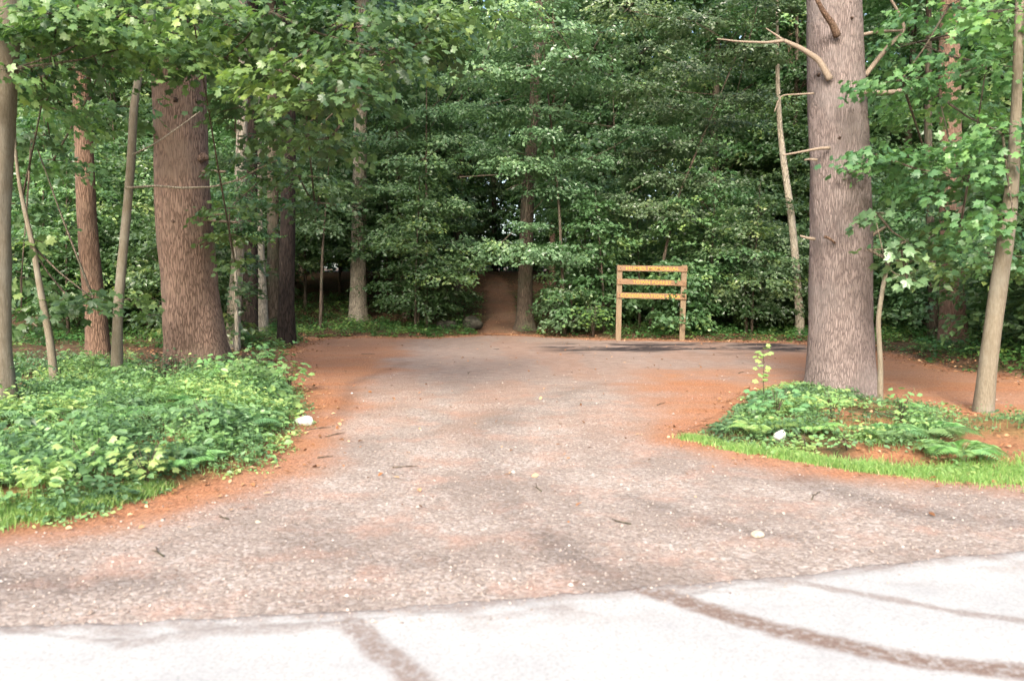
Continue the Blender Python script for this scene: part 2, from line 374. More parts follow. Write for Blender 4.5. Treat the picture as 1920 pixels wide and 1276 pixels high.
def road_attr(x, y):
    m = np.zeros(x.shape); wob = (fbm(x, y, 14, 7) - .5) * .06
    for pts, wd, amp in MUD: m = np.maximum(m, amp * (1 - sstep(wd * .5, wd * 1.3, dline(x, y, pts) + wob)))
    e = road_edge(x) - y
    m = np.maximum(m, (1 - sstep(.02, .16, e + (fbm(x, y, 5, 8) - .5) * .2)) * .75)
    m = np.maximum(m, .55 * sstep(.55, .7, fbm(x * .8, y * 2, 2.2, 44)) * (1 - sstep(.1, .5, e)))
    c = np.zeros(x.shape)
    for pts in CRK: c = np.maximum(c, .5 * (1 - sstep(.003, .014, dline(x, y, pts) + wob * .6)))
    return {'mud': m, 'crack': c}
rx = var((-60, -8, 2), (-8, -4, .2), (-4, 5, .022), (5, 9, .2), (9, 60, 2)); rt = np.concatenate([[0, 0.012, .03], np.arange(.05, 2.2, .022), np.arange(2.4, 9, .4)])
XX, TT = np.meshgrid(rx, rt); x = XX.ravel(); t = TT.ravel()
y = road_edge(x) + (fbm(x, x * 0, 4, 2) - .5) * .09 + (fbm(x, x * 0, 19, 6) - .5) * .03 - t
z = np.where(t < .001, -.01, np.where(t < .02, .016, .02)); nx, ny = len(rx), len(rt); i = np.arange(nx * ny).reshape(ny, nx)
q = np.stack([i[:-1, :-1].ravel(), i[1:, :-1].ravel(), i[1:, 1:].ravel(), i[:-1, 1:].ravel()], 1)
road = link('road', mesh_np('road', np.stack([x, y, z], 1), [q], [M['road']], attrs=road_attr(x, y), smooth=True)); tag(road, kind='structure')

# ------------------------------------------------------------------ leaf geometry
def tmpl_maple():
    out = []
    ang = [(-90, .30), (-52, .62), (-28, .38), (2, 1.0), (26, .45), (52, 1.12), (90, .0)]
    tips = [(-150, .50), (-118, .30), (-100, .05)]
    pts = []
    lob = [(0, 1.0), (20, .62), (46, .88), (70, .56), (103, .66), (140, .42), (180, .18)]
    for a, r in lob: pts.append((r * math.sin(R(a)), r * math.cos(R(a))))
    for a, r in lob[-2:0:-1]: pts.append((-r * math.sin(R(a)), r * math.cos(R(a))))
    V = [(0, .1, .06)] + [(x * .62, .1 + y * .62, -.10 * (x * x + y * y) + .05) for x, y in pts]
    n = len(pts); F = [(0, 1 + (k + 1) % n, 1 + k) for k in range(n)]
    return np.array(V), np.array(F)
T_MAPLE = tmpl_maple()
T_LEAF = (np.array([(0, -.35, 0), (.3, .0, .06), (.26, .3, .04), (0, .65, -.1), (-.26, .3, .04), (-.3, .0, .06), (0, .1, -.02)]),
          np.array([(0, 1, 6), (1, 2, 6), (2, 3, 6), (3, 4, 6), (4, 5, 6), (5, 0, 6)]))
T_QUAD = (np.array([(0, -.4, 0), (.34, .05, .07), (0, .6, -.06), (-.34, .05, .07)]), np.array([(0, 1, 2), (0, 2, 3)]))
def tmpl_tuft(n=9, seed=0):
    r = np.random.RandomState(seed); V, F = [], []
    for k in range(n):
        a = r.uniform(0, 6.28); s = r.uniform(.3, 1.0); d = np.array([math.cos(a) * s, .75, math.sin(a) * s * .8]); d /= np.linalg.norm(d)
        sd_ = np.cross(d, r.normal(size=3)); sd_ /= np.linalg.norm(sd_)
        b = len(V); V += [sd_ * .03, -sd_ * .03, d]; F.append((b, b + 1, b + 2))
    return np.array(V), np.array(F)
T_TUFT = tmpl_tuft()
def nrm(a): return a / np.maximum(np.linalg.norm(a, axis=-1, keepdims=True), 1e-9)
def place(tm, pos, ax, nr, size):
    V, F = tm; ax = nrm(ax); sx = nrm(np.cross(ax, nr)); nz = np.cross(sx, ax)
    w_ = pos[:, None, :] + size[:, None, None] * (V[None, :, 0:1] * sx[:, None] + V[None, :, 1:2] * ax[:, None] + V[None, :, 2:3] * nz[:, None])
    n = len(pos); f = F[None] + (np.arange(n) * len(V))[:, None, None]
    return w_.reshape(-1, 3), f.reshape(-1, F.shape[1]), len(V)
def sprays(rs, org, dr, length, per, leaf, flat_=.6, face=.45, rnd=.35, droop=.25):
    """org,dr: (n,3). returns leaf pos, axis, normal, size"""
    n = len(org); dr = nrm(dr); t = (np.arange(per) + .5) / per
    side = nrm(np.cross(dr, np.array([0, 0, 1.0]))); sg = np.where(np.arange(per) % 2 == 0, 1, -1)
    L = (length * np.ones(n))[:, None, None]
    pos = org[:, None] + dr[:, None] * L * t[None, :, None]
    pos = pos + side[:, None] * sg[None, :, None] * leaf * .55
    pos[:, :, 2] -= droop * L[:, :, 0] * t[None] ** 2
    ax = dr[:, None] * .7 + side[:, None] * sg[None, :, None] * .9 + rs.normal(size=(n, per, 3)) * .35
    ax[:, :, 2] -= .3
    hz = dr.copy(); hz[:, 2] = 0; hz = nrm(hz)
    nr = np.array([0, 0, flat_]) + hz[:, None] * face + rs.normal(size=(n, per, 3)) * rnd
    pos = pos + rs.normal(size=pos.shape) * leaf * .25
    sz = leaf * rs.uniform(.65, 1.25, (n, per))
    return pos.reshape(-1, 3), ax.reshape(-1, 3), nr.reshape(-1, 3), sz.ravel()
def tier(rs, c, r, ns, per, leaf, hub=None, face=.45):
    th = rs.uniform(0, 2 * np.pi, ns); rr = np.sqrt(rs.uniform(0.02, 1, ns)); k = 1 + .35 * np.sin(th * 3 + rs.uniform(0, 6)) * rr
    o = np.stack([np.cos(th) * rr * r[0] * k, np.sin(th) * rr * r[1] * k, rs.normal(size=ns) * r[2] * .33 - r[2] * .7 * rr ** 2], 1) + np.asarray(c)
    d = np.stack([np.cos(th), np.sin(th), rs.normal(size=ns) * .15 - .1], 1) + rs.normal(size=(ns, 3)) * .3
    p = sprays(rs, o, d, leaf * per * .33, per, leaf, face=face); base = rs.uniform(.1, .75)
    tint = np.clip(np.repeat(base + rs.normal(size=ns) * .16, per) + rs.normal(size=ns * per) * .1, 0, 1)
    return (*p, tint)
def tube(pts, rad, seg=8, res=None, wob=0, seed=0, flare=0):
    P_ = np.array([list(p) for p in pts], float); rad = np.array(rad, float)
    s = np.concatenate([[0], np.cumsum(np.linalg.norm(np.diff(P_, axis=0), axis=1))])
    if res:
        n = max(2, int(s[-1] / res)); t = np.linspace(0, s[-1], n)
        # smooth interpolation
        Q = np.stack([np.interp(t, s, P_[:, k]) for k in range(3)], 1)
        for _ in range(3):
            if len(Q) > 4: Q[1:-1] = Q[1:-1] * .5 + .25 * (Q[:-2] + Q[2:])
        rr = np.interp(t, s, rad)
    else: Q, rr, t = P_, rad, s
    T = nrm(np.gradient(Q, axis=0)); ref = np.array([0, 1.0, 0.01]) if abs(T[0][2]) > .6 else np.array([0, 0, 1.0])
    A = nrm(np.cross(T, ref)); B = np.cross(T, A)
    th = np.linspace(0, 2 * np.pi, seg, endpoint=False)
    rg = rr[:, None] * np.ones(seg)[None]
    if wob:
        zz = t[:, None] * np.ones(seg)[None]; aa = th[None] * np.ones(len(t))[:, None]
        # periodic in angle: sample noise on a circle
        rg = rg * (1 + wob * ((fbm(np.cos(aa) * 2 + seed, np.sin(aa) * 2 + zz * .9, 1.2, seed) - .5) * 1.6 + (vn(np.cos(aa) * 7 + seed, np.sin(aa) * 7 + zz * 2.2, 1.5, seed + 5) - .5) * .5))
        if flare:
            fl = np.exp(-zz / .38); rg = rg * (1 + flare * fl * (1 + .55 * np.sin(aa * 5 + seed) + .25 * np.sin(aa * 3 + 2 * seed)))
    V = Q[:, None] + rg[:, :, None] * (np.cos(th)[None, :, None] * A[:, None] + np.sin(th)[None, :, None] * B[:, None])
    n = len(Q); i = np.arange(n * seg).reshape(n, seg); j = np.roll(i, -1, axis=1)
    F = np.stack([i[:-1].ravel(), j[:-1].ravel(), j[1:].ravel(), i[1:].ravel()], 1)
    V = V.reshape(-1, 3); V = np.vstack([V, Q[0], Q[-1]]); m = n * seg
    caps = np.vstack([np.stack([j[0], i[0], np.full(seg, m)], 1), np.stack([i[-1], j[-1], np.full(seg, m + 1)], 1)])
    return V, F, caps
class Acc:
    def __init__(s): s.V = []; s.F = {3: [], 4: []}; s.M = {3: [], 4: []}; s.T = []; s.n = 0
    def add(s, V, Fs, mi=0, tint=None):
        s.V.append(V)
        for f in Fs:
            k = f.shape[1]; s.F[k].append(f + s.n); s.M[k].append(np.full(len(f), mi))
        s.T.append(np.full(len(V), .5) if tint is None else tint); s.n += len(V)
    def tube(s, pts, rad, mi=0, **kw):
        V, F, c = tube(pts, rad, **kw); s.add(V, [F, c], mi)
    def leaves(s, tm, pos, ax, nr, sz, tint, mi=0):
        V, F, k = place(tm, pos, ax, nr, sz); s.add(V, [F], mi, np.repeat(tint, k))
    def mesh(s, name, mats, smooth=False):
        F, m = [], []
        for k in (3, 4):
            if s.F[k]: F.append(np.concatenate(s.F[k])); m.append(np.concatenate(s.M[k]))
        return mesh_np(name, np.concatenate(s.V), F, mats, tint=np.concatenate(s.T), midx=np.concatenate(m), smooth=smooth)

# ------------------------------------------------------------------ tree kinds for the forest
def make_young(seed, H, n_t, rad, leaf=.14, per=8, ns=46, low=.16):
    rs = np.random.RandomState(seed); tk = Acc(); cr = Acc()
    lean = rs.uniform(-.25, .25, 2); top = np.array([lean[0], lean[1], H])
    line = [np.array([0, 0, -.15]), np.array([lean[0] * .2, lean[1] * .1, H * .35]), top]
    tk.tube(line, [.045 + H * .003, .03, .008], seg=6, res=.4)
    for k in range(n_t):
        h = H * (low + (1 - low) * (k + rs.uniform(0, .6)) / n_t); th = rs.uniform(0, 6.28); s = 1 - .55 * max(0, (h / H - .55)) / .45
        ax0 = np.array([np.interp(h, [0, H * .35, H], [0, lean[0] * .2, lean[0]]), np.interp(h, [0, H * .35, H], [0, lean[1] * .1, lean[1]]), h])
        dist = rad * s * rs.uniform(.2, .75); c = ax0 + np.array([math.cos(th) * dist, math.sin(th) * dist, .15])
        tk.tube([ax0 - [0, 0, .35], (ax0 + c) / 2 - [0, 0, .03], c], [.014, .009, .004], seg=4)
        rr = rad * s * rs.uniform(.5, .8)
        cr.leaves(T_QUAD, *tier(rs, c, (rr, rr, .2), int(ns * s * s) + 12, per, leaf))
    return tk.mesh('young_trunk', [M['bark_far']], True), cr.mesh('young_crown', [M['maple']])
def make_tall(seed, H, n_t, rad, leaf=.19, per=8, ns=84, low=.3):
    rs = np.random.RandomState(seed); tk = Acc(); cr = Acc()
    tk.tube([(0, 0, -.3), (.1, 0, H * .4), (0, .1, H * .75), (0, 0, H)], [.19, .15, .08, .02], seg=10, res=.5, wob=.15, seed=seed, flare=.5)
    for k in range(n_t):
        h = H * (low + (1 - low) * (k + rs.uniform(0, .6)) / n_t); th = rs.uniform(0, 6.28); s = 1 - .6 * max(0, (h / H - .6)) / .4
        dist = rad * s * rs.uniform(.15, .8); ax0 = np.array([0, 0, h]); c = ax0 + np.array([math.cos(th) * dist, math.sin(th) * dist, .3])
        tk.tube([ax0 - [0, 0, 1.0], (ax0 + c) / 2 - [0, 0, .1], c], [.05, .03, .01], seg=5)
        rr = rad * s * rs.uniform(.35, .6)
        cr.leaves(T_QUAD, *tier(rs, c, (rr, rr, .35), int(ns * s) + 15, per, leaf))
    return tk.mesh('tall_trunk', [M['bark_far']], True), cr.mesh('tall_crown', [M['maple']])
def pine_boughs(cr, tk, rs, ax0, th, L, tl=.15, dens=1.0, sag=.12, tb=None):
    d = np.array([math.cos(th), math.sin(th), rs.uniform(.0, .2)]); end = ax0 + d * L - [0, 0, sag * L]
    tk.tube([ax0, (ax0 + end) / 2 + [0, 0, .08 * L], end], [.03, .018, .006], seg=5)
    nb = int(10 * L * dens); t = rs.uniform(.2, 1, nb); sg = rs.choice([-1, 1], nb)
    b = ax0 + (end - ax0) * t[:, None]; b[:, 2] += .16 * L * t * (1 - t) * 2
    sd_ = np.array([-d[1], d[0], 0]); sl = (1.05 - t) * L * .45 + .15
    sdir = nrm(sd_ * sg[:, None] * .9 + d * .7 + rs.normal(size=(nb, 3)) * .15)
    m = 6; tt = np.linspace(.15, 1, m); pos = (b[:, None] + sdir[:, None] * (sl[:, None] * tt)[:, :, None]).reshape(-1, 3) + rs.normal(size=(nb * m, 3)) * .03
    ax = np.repeat(sdir, m, 0) + rs.normal(size=(nb * m, 3)) * .35
    nr = np.array([0, 0, 1.0]) + rs.normal(size=(nb * m, 3)) * .3
    tint = np.clip((tb if tb is not None else rs.uniform(.2, .8)) + rs.normal(size=nb * m) * .15, 0, 1)
    cr.leaves(T_TUFT, pos, ax, nr, tl * rs.uniform(.7, 1.3, nb * m), tint)
def make_pine(seed, H, r0, low, rad, nw=14, tl=.16, bark='bark_brown'):
    rs = np.random.RandomState(seed); tk = Acc(); cr = Acc()
    tk.tube([(0, 0, -.3), (0, 0, H * .5), (0, 0, H)], [r0, r0 * .65, .03], seg=12, res=.4, wob=.15, seed=seed, flare=.5)
    for k in range(nw):
        h = low + (H - low) * k / nw
        for q in range(4): pine_boughs(cr, tk, rs, np.array([0, 0, h + rs.uniform(-.2, .2)]), rs.uniform(0, 6.28), rad * (1 - .7 * k / nw) * rs.uniform(.6, 1.1), tl)
    return tk.mesh('pine_trunk', [M[bark]], True), cr.mesh('pine_crown', [M['pine']])

YOUNG = [make_young(11 + k, H, n, r, low=lo) for k, (H, n, r, lo) in enumerate([(4.2, 12, 1.5, .12), (5.5, 14, 1.8, .14), (6.5, 16, 2.0, .2), (3.2, 10, 1.3, .1), (7.5, 16, 2.2, .3), (2.2, 8, 1.0, .12)])]
TALL = [make_tall(31 + k, H, n, r) for k, (H, n, r) in enumerate([(13, 24, 3.2), (16, 28, 3.8), (19, 30, 4.2)])]
PINE = [make_pine(51, 17, .17, 5.5, 3.0), make_pine(52, 21, .2, 7.5, 3.6)]

WL = [flat(*p) for p in [(300, 662), (430, 650), (560, 636), (650, 628), (780, 627), (880, 624)]]
_protos = {}
def forest_tree(kind, k, loc, rz, s, label, cat, group, name):
    key = (kind, k)
    if key not in _protos:
        tk, cr = {'young': YOUNG, 'tall': TALL, 'pine': PINE}[kind][k]
        r = thing(name, label, cat, loc, group); link('trunk', tk, r); link('crown', cr, r); _protos[key] = r
        r.rotation_euler = (0, 0, rz); r.scale = s
    else:
        r = copy_thing(_protos[key], loc, rz, s); r.name = name; r['label'] = label; r['category'] = cat; r['group'] = group
    return r
rnd = random.Random(7)
def ok_spot(x, y, margin, trail_m):
    X = np.array([x]); Y = np.array([y])
    if sdf(X, Y, DRIVE)[0] > -margin: return False
    if dline(X, Y, TRAIL)[0] < trail_m: return False
    return True
placed = []
def scatter(n, xr, yr, margin, trail_m, mind, fn, extra=None):
    c = 0; tries = 0
    while c < n and tries < n * 60:
        tries += 1; x, y = rnd.uniform(*xr), rnd.uniform(*yr)
        if abs(x) > .72 * y + 2.5 or not ok_spot(x, y, margin, trail_m): continue
        if extra and not extra(x, y): continue
        if any((x - a) ** 2 + (y - b) ** 2 < mind * mind for a, b in placed): continue
        placed.append((x, y)); fn(x, y); c += 1
def zz(x, y): return float(Z(np.array([x]), np.array([y]))[0])
def zone(x, y):
    u = x / y * FPX + 960
    return 'behind the dark trunks left of the clearing' if u < 640 else ('beside and behind the dirt trail' if u < 1100 else ('behind the wooden sign' if u < 1500 else 'beyond the needle covered lane on the right'))
def f_young(lo, hi, ks):
    def f(x, y):
        s = rnd.uniform(lo, hi); zn = zone(x, y)
        forest_tree('young', rnd.choice(ks), (x, y, zz(x, y)), rnd.uniform(0, 6.28), (s, s, s), 'leafy understorey maple ' + zn, 'tree', 'understorey maples ' + zn, 'young_maple')
    return f
def f_tall(x, y):
    s = rnd.uniform(.85, 1.15); zn = zone(x, y)
    forest_tree('tall', rnd.randrange(3), (x, y, zz(x, y)), rnd.uniform(0, 6.28), (s, s, s), 'tall broadleaf forest tree ' + zn, 'tree', 'tall forest trees ' + zn, 'forest_tree')
def f_pine(x, y):
    s = rnd.uniform(.85, 1.15); zn = zone(x, y)
    forest_tree('pine', rnd.randrange(2), (x, y, zz(x, y)), rnd.uniform(0, 6.28), (s, s, s), 'tall forest pine ' + zn, 'tree', 'forest pines ' + zn, 'pine_tree')
# open dark pocket at the far left beneath the trees, and clear sight lines to the trunks left of the trail
def not_left_pocket(x, y):
    u = x / y * FPX + 960
    return not (u < 330 and y < 21) and not (u < 480 and y < 17.5) and not (380 < u < 735 and y < 29.5) and not (1700 < u < 1880 and y < 19.3)
scatter(34, (-3.5, 16), (23.6, 29), .8, 2.0, 1.25, f_young(.8, 1.15, [0, 1, 3, 5]), not_left_pocket)
scatter(36, (-16, 18), (13, 30), .9, 1.9, 1.4, f_young(.8, 1.2, [0, 1, 2, 3]), not_left_pocket)
scatter(50, (-26, 26), (27, 40), 1, 1.9, 1.7, f_young(.9, 1.4, [1, 2, 4]))
scatter(30, (-30, 30), (38, 54), 1, 1.0, 2.0, f_young(1.1, 1.6, [1, 2, 4]))
scatter(60, (-34, 34), (26, 53), 1.6, 1.6, 1.9, f_tall)
for x_, y_ in [(-1.6, 50), (.4, 50.5), (-3.6, 51), (2.2, 50), (-2.6, 53), (-.8, 53.5), (1.4, 53)]:
    s_ = rnd.uniform(.8, 1.1); forest_tree('young', rnd.choice([0, 3, 5]), (x_, y_, zz(x_, y_)), rnd.uniform(0, 6), (s_, s_, s_), 'leafy understorey maple closing the head of the dirt trail', 'tree', 'maples closing the head of the trail', 'young_maple')
scatter(9, (-24, 24), (34, 46), 1.6, 1.8, 2.0, f_pine, lambda x, y: not (1130 < x / y * FPX + 960 < 1300 and y < 29))
# far-off wood that reads as one mass
rs = np.random.RandomState(99); far = Acc(); n = 26000
x = rs.uniform(-62, 62, n); y = rs.uniform(54, 78, n); zt = 30 * rs.uniform(0, 1, n) ** .9; z = zt + Z(x, y)
o = np.stack([x, y, z], 1); th = rs.uniform(0, 6.28, n); d = np.stack([np.cos(th), np.sin(th), rs.normal(size=n) * .2], 1)
p = sprays(rs, o, d, 1.5, 8, .55, .5, .5); clump = np.repeat(np.clip(fbm(x, z, .3, 3) * 1.0 + .0 + rs.normal(size=n) * .1, 0, 1), 8)
far.leaves(T_QUAD, *p, clump); tag(link('distant_wood', far.mesh('distant_wood', [M['maple']])), 'dense far off wood filling the background behind the trees', 'wood', kind='stuff')

# ------------------------------------------------------------------ named trees
BIGLEAF = []
def px_tree(name, label, path, Y, bark, top=None, seg=18, res=.16, wob=.10, flare=.35, group=None, cat='tree', seed=1, base=True, up=8, crown=None, sink=.25):
    """path: [(px,py,width_px)...] from base upward, at depth Y; continues above the frame"""
    pts = [P(a, b, Y) for a, b, w_ in path]; rad = [w_ / 2 * Y / FPX for a, b, w_ in path]
    g = zz(pts[0].x, Y)
    loc = Vector((pts[0].x, Y, g))
    pts = [Vector((pts[0].x, Y, g - sink))] + [p for p in pts if p.z > g + .05]; rad = [rad[0]] + rad[len(rad) - len(pts) + 1:]
    if up:
        d = (pts[-1] - pts[-2]).normalized(); d = (d + Vector((0, 0, 1.2))).normalized()
        pts.append(pts[-1] + d * up); rad.append(rad[-1] * .35 if up > 3 else rad[-1] * .5)
    r = thing(name, label, cat, loc, group)
    a = Acc(); a.tube([p - loc for p in pts], rad, seg=seg, res=res, wob=wob, seed=seed, flare=flare)
    link('trunk', a.mesh('trunk', [M[bark]], True), r)
    if crown:
        tk, cr = crown[0]; c = link('crown', cr, r, pts[-1] - loc + Vector((0, 0, crown[1]))); c.scale = (crown[2],) * 3
        c.rotation_euler = (0, 0, seed)
    return r, loc, pts
def branch(root, loc, path, Y, w0, w1, mat, dY=0, name='branch', seg=7):
    n = len(path); pts = [P(a, b, Y + dY * k / (n - 1)) - loc for k, (a, b) in enumerate(path)]
    rad = np.linspace(w0 * .4 * Y / FPX, w1 * .36 * Y / FPX, n); a = Acc(); a.tube(pts, rad, seg=seg, res=.04, wob=.4, seed=n)
    return link(name, a.mesh(name, [M[mat]], True), root)
def knot(root, loc, px, py, Y, w_):
    c = P(px, py, Y) - loc; a = Acc(); s = w_ * Y / FPX
    a.tube([c + Vector((0, .03, 0)), c + Vector((0, -.02, 0)), c + Vector((0, -.035, 0))], [s * .42, s * .28, s * .16], seg=12, wob=.9, seed=int(px))
    link('knot', a.mesh('knot', [M['knot']], True), root)
def leafy(root, loc, tiers, leaf, tm=T_MAPLE, mat='near', seed=0, name='crown', per=7, twig='bark_far', hub=None, dens=1.0, face=.45):
    """tiers: (px, py, Y, rx, rz, nspray)"""
    rs = np.random.RandomState(seed); a = Acc(); prev = hub
    for px, py, Y, rx, rz, ns in tiers:
        c = np.array(P(px, py, Y) - loc)
        a.leaves(tm, *tier(rs, c, (rx, rx * .9, rz), int(ns * dens), per, leaf, face=face))
        h = prev if hub is None and prev is not None else (np.array(hub) if hub is not None else None)
        for q in range(5):
            th = rs.uniform(0, 6.28); e = c + np.array([math.cos(th) * rx * .8, math.sin(th) * rx * .8, -rz * .4])
            a.tube([c, (c + e) / 2 + [0, 0, .02], e], [.008, .005, .002], mi=1, seg=4)
        if h is not None: a.tube([h, (h + c) / 2 + [0, 0, -.05], c], [.018, .012, .008], mi=1, seg=5)
        prev = c
    return link(name, a.mesh(name, [M[mat], M[twig]]), root)

# right big pine
YR = 11.6
rp, rl, _ = px_tree('pine_tree', 'massive grey barked pine with dead branch stubs standing in the right bed', [(1577, 742, 122), (1577, 700, 116), (1576, 600, 110), (1577, 450, 109), (1574, 300, 105), (1568, 150, 101), (1563, 0, 95), (1561, -60, 94)],
    YR, 'bark_grey', seg=40, res=.10, wob=.07, flare=.28, seed=3, up=9, crown=(PINE[1], -12, 1.1))
F_ = YR - .36
branch(rp, rl, [(1556, 150), (1535, 112), (1505, 92), (1470, 76)], F_, 15, 9, 'deadwood', name='dead_branch')
branch(rp, rl, [(1470, 76), (1440, 80), (1385, 78), (1345, 73)], F_, 9, 3, 'deadwood', name='dead_branch')
branch(rp, rl, [(1470, 76), (1452, 64), (1436, 53)], F_, 6, 2.5, 'deadwood', name='dead_branch')
branch(rp, rl, [(1569, 68), (1560, 45), (1545, 25), (1530, -4)], F_ - .05, 17, 9, 'bark_brown', dY=-.3, name='dead_branch')
branch(rp, rl, [(1598, 70), (1640, 60), (1692, 57)], F_ + .2, 9, 6, 'deadwood', name='dead_branch')
branch(rp, rl, [(1622, 142), (1645, 112), (1670, 82), (1697, 57), (1688, 30), (1668, -5)], F_ + .25, 13, 6, 'deadwood', name='dead_branch')
branch(rp, rl, [(1615, 172), (1660, 175), (1700, 168), (1738, 160)], F_ + .1, 15, 8, 'deadwood', name='dead_branch')
branch(rp, rl, [(1526, 175), (1495, 177), (1463, 178), (1452, 210)], F_ + .2, 5, 2.5, 'deadwood', name='dead_branch')
branch(rp, rl, [(1556, 277), (1535, 278), (1505, 284), (1468, 291)], F_ + .0, 9, 5, 'deadwood', name='dead_branch')
branch(rp, rl, [(1532, 300), (1518, 298), (1508, 300)], F_ + .1, 7, 4, 'deadwood', name='dead_branch')
branch(rp, rl, [(1528, 448), (1512, 446), (1500, 442)], F_ + .1, 8, 5, 'deadwood', name='dead_branch')
branch(rp, rl, [(1628, 444), (1645, 434), (1662, 424)], F_ + .2, 13, 6, 'deadwood', name='dead_branch')
branch(rp, rl, [(1546, 443), (1556, 447), (1566, 456)], F_ - .03, 7, 5, 'bark_brown', name='dead_branch')
for q in [(1601, 176, 13), (1535, 140, 8), (1597, 34, 7), (1574, 258, 8)]: knot(rp, rl, q[0], q[1], F_ - .01, q[2])
# left big pine
YL = 14.0
lp, ll, _ = px_tree('pine_tree', 'massive reddish brown pine leaning slightly left above the leafy left bed', [(372, 706, 124), (368, 660, 112), (358, 560, 102), (348, 450, 99), (342, 350, 96), (337, 200, 94), (335, 90, 92), (336, 0, 90)],
    YL, 'bark_red', seg=40, res=.10, wob=.10, flare=.30, seed=8, up=9, crown=(PINE[1], -12, 1.1))
FL = YL - .42
branch(lp, ll, [(378, 322), (395, 321), (424, 322)], FL + .3, 12, 6, 'deadwood', name='branch_stub')
branch(lp, ll, [(392, 402), (405, 402), (420, 401)], FL + .35, 10, 5, 'deadwood', name='branch_stub')
branch(lp, ll, [(392, 413), (420, 415), (446, 417)], FL + .35, 9, 5, 'deadwood', name='branch_stub')
branch(lp, ll, [(372, 300), (385, 288), (388, 300)], FL + .25, 22, 12, 'bark_red', name='branch_stub')
branch(lp, ll, [(380, 120), (402, 100), (415, 85), (428, 40), (432, 10)], FL + .2, 26, 20, 'bark_red', name='branch_stub')
for q in [(328, 187, 11), (368, 190, 9), (325, 415, 15)]: knot(lp, ll, q[0], q[1], FL - .02, q[2])
rs = np.random.RandomState(5)
spots = [(rs.uniform(130, 420), rs.uniform(-40, 60), rs.uniform(12.2, 14), rs.uniform(.8, 1.4)) for q in range(12)] + [(200, 90, 12.8, .8), (350, 60, 12.8, .8), (240, 140, 12.8, .7), (380, 30, 12.5, .9)]
for px, py, yy, L in spots:
    tk, cr = Acc(), Acc(); pine_boughs(cr, tk, rs, np.array(P(px, py, yy) - ll), rs.uniform(3.8, 5.6), L, .13, 1.8, tb=.65)
    b_ = link('bough', cr.mesh('bough', [M['pine']]), lp); link('bough_wood', tk.mesh('bough_wood', [M['bark_brown']], True), b_)

# left row
t1, l1, _ = px_tree('tree', 'pale smooth trunk cut by the left edge of the photo', [(2, 748, 52), (-2, 650, 42), (-6, 400, 44), (-2, 100, 66), (2, -20, 74)], 9.6, 'bark_pale', seg=24, seed=4, up=4, crown=(TALL[0], -4, .8))
t2, l2, _ = px_tree('sapling', 'thin crooked pale sapling between the left edge and the reddish slim trunk', [(105, 728, 16), (95, 640, 14), (78, 560, 12), (62, 460, 10), (40, 370, 7), (28, 290, 5.5), (26, 180, 4.5), (32, 80, 3), (36, 0, 2)], 11.2, 'bark_pale', seg=10, wob=.15, seed=6, up=0)
branch(t2, l2, [(70, 612), (45, 590), (10, 572)], 11.2, 4, 2, 'bark_pale')
t3, l3, _ = px_tree('tree', 'slim reddish brown trunk left of the massive leaning pine', [(188, 704, 44), (182, 620, 39), (170, 500, 36), (162, 400, 34), (157, 250, 32), (152, 120, 31), (148, -10, 30)], 14.5, 'bark_brown', seg=20, seed=7, up=6, crown=(TALL[1], -5, .8))
t4, l4, _ = px_tree('tree', 'slender pale grey tree with a long bare side branch beside the leaning pine', [(219, 712, 21), (220, 600, 18), (226, 520, 17), (238, 400, 16), (246, 300, 15), (250, 200, 14), (268, 100, 12), (282, -10, 10)], 12.2, 'bark_pale', seg=12, wob=.15, seed=9, up=3, crown=(YOUNG[4], -5.5, .9))
branch(t4, l4, [(236, 352), (290, 348), (340, 352), (400, 350), (450, 336), (480, 318), (520, 300)], 12.0, 6, 3, 'bark_mid')
branch(t4, l4, [(248, 290), (290, 270), (340, 235), (380, 205)], 12.0, 4, 2, 'bark_mid')
# trunks behind
px_tree('tree', 'stout grey brown trunk just right of the leaning pine', [(434, 655, 26), (440, 560, 24), (446, 480, 22), (452, 300, 20), (455, 200, 18)], 18.6, 'bark_mid', seed=11, up=8, crown=(TALL[0], -7, .8))
px_tree('sapling', 'thin mossy stem in front of the stout grey brown trunk', [(444, 652, 8), (443, 560, 7), (441, 480, 6), (445, 380, 5)], 18.0, 'bark_mid', seg=8, seed=12, up=2, crown=(YOUNG[3], -3, .5))
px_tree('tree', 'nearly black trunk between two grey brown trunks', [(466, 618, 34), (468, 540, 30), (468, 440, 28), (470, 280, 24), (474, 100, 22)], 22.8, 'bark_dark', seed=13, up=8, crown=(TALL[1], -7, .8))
px_tree('tree', 'grey brown trunk touching the right side of the nearly black trunk', [(487, 612, 32), (485, 520, 27), (480, 420, 25), (478, 250, 22)], 24.5, 'bark_mid', seed=14, up=9, crown=(TALL[2], -8, .8))
px_tree('tree', 'dull grey trunk half hidden behind the isolated black trunk', [(516, 606, 26), (514, 500, 24), (512, 400, 22), (512, 200, 20)], 27, 'bark_far', seed=15, up=9, crown=(TALL[0], -8, .9))
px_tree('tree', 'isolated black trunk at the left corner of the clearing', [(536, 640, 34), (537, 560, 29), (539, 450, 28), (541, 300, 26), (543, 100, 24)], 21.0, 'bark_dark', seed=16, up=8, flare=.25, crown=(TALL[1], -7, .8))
px_tree('tree', 'straight light grey brown trunk standing free between black trunk and trail', [(671, 603, 36), (671, 540, 30), (673, 420, 27), (675, 300, 25), (677, 180, 24), (680, 0, 22)], 28.6, 'bark_mid', seg=22, wob=.12, seed=17, up=8, crown=(TALL[2], -9, .8))
px_tree('tree', 'small dark brown trunk between the light free trunk and the boulder', [(764, 597, 15), (758, 540, 13), (752, 470, 12), (748, 380, 11)], 29.0, 'bark_far', seg=10, seed=18, up=4, crown=(YOUNG[4], -4, .9))
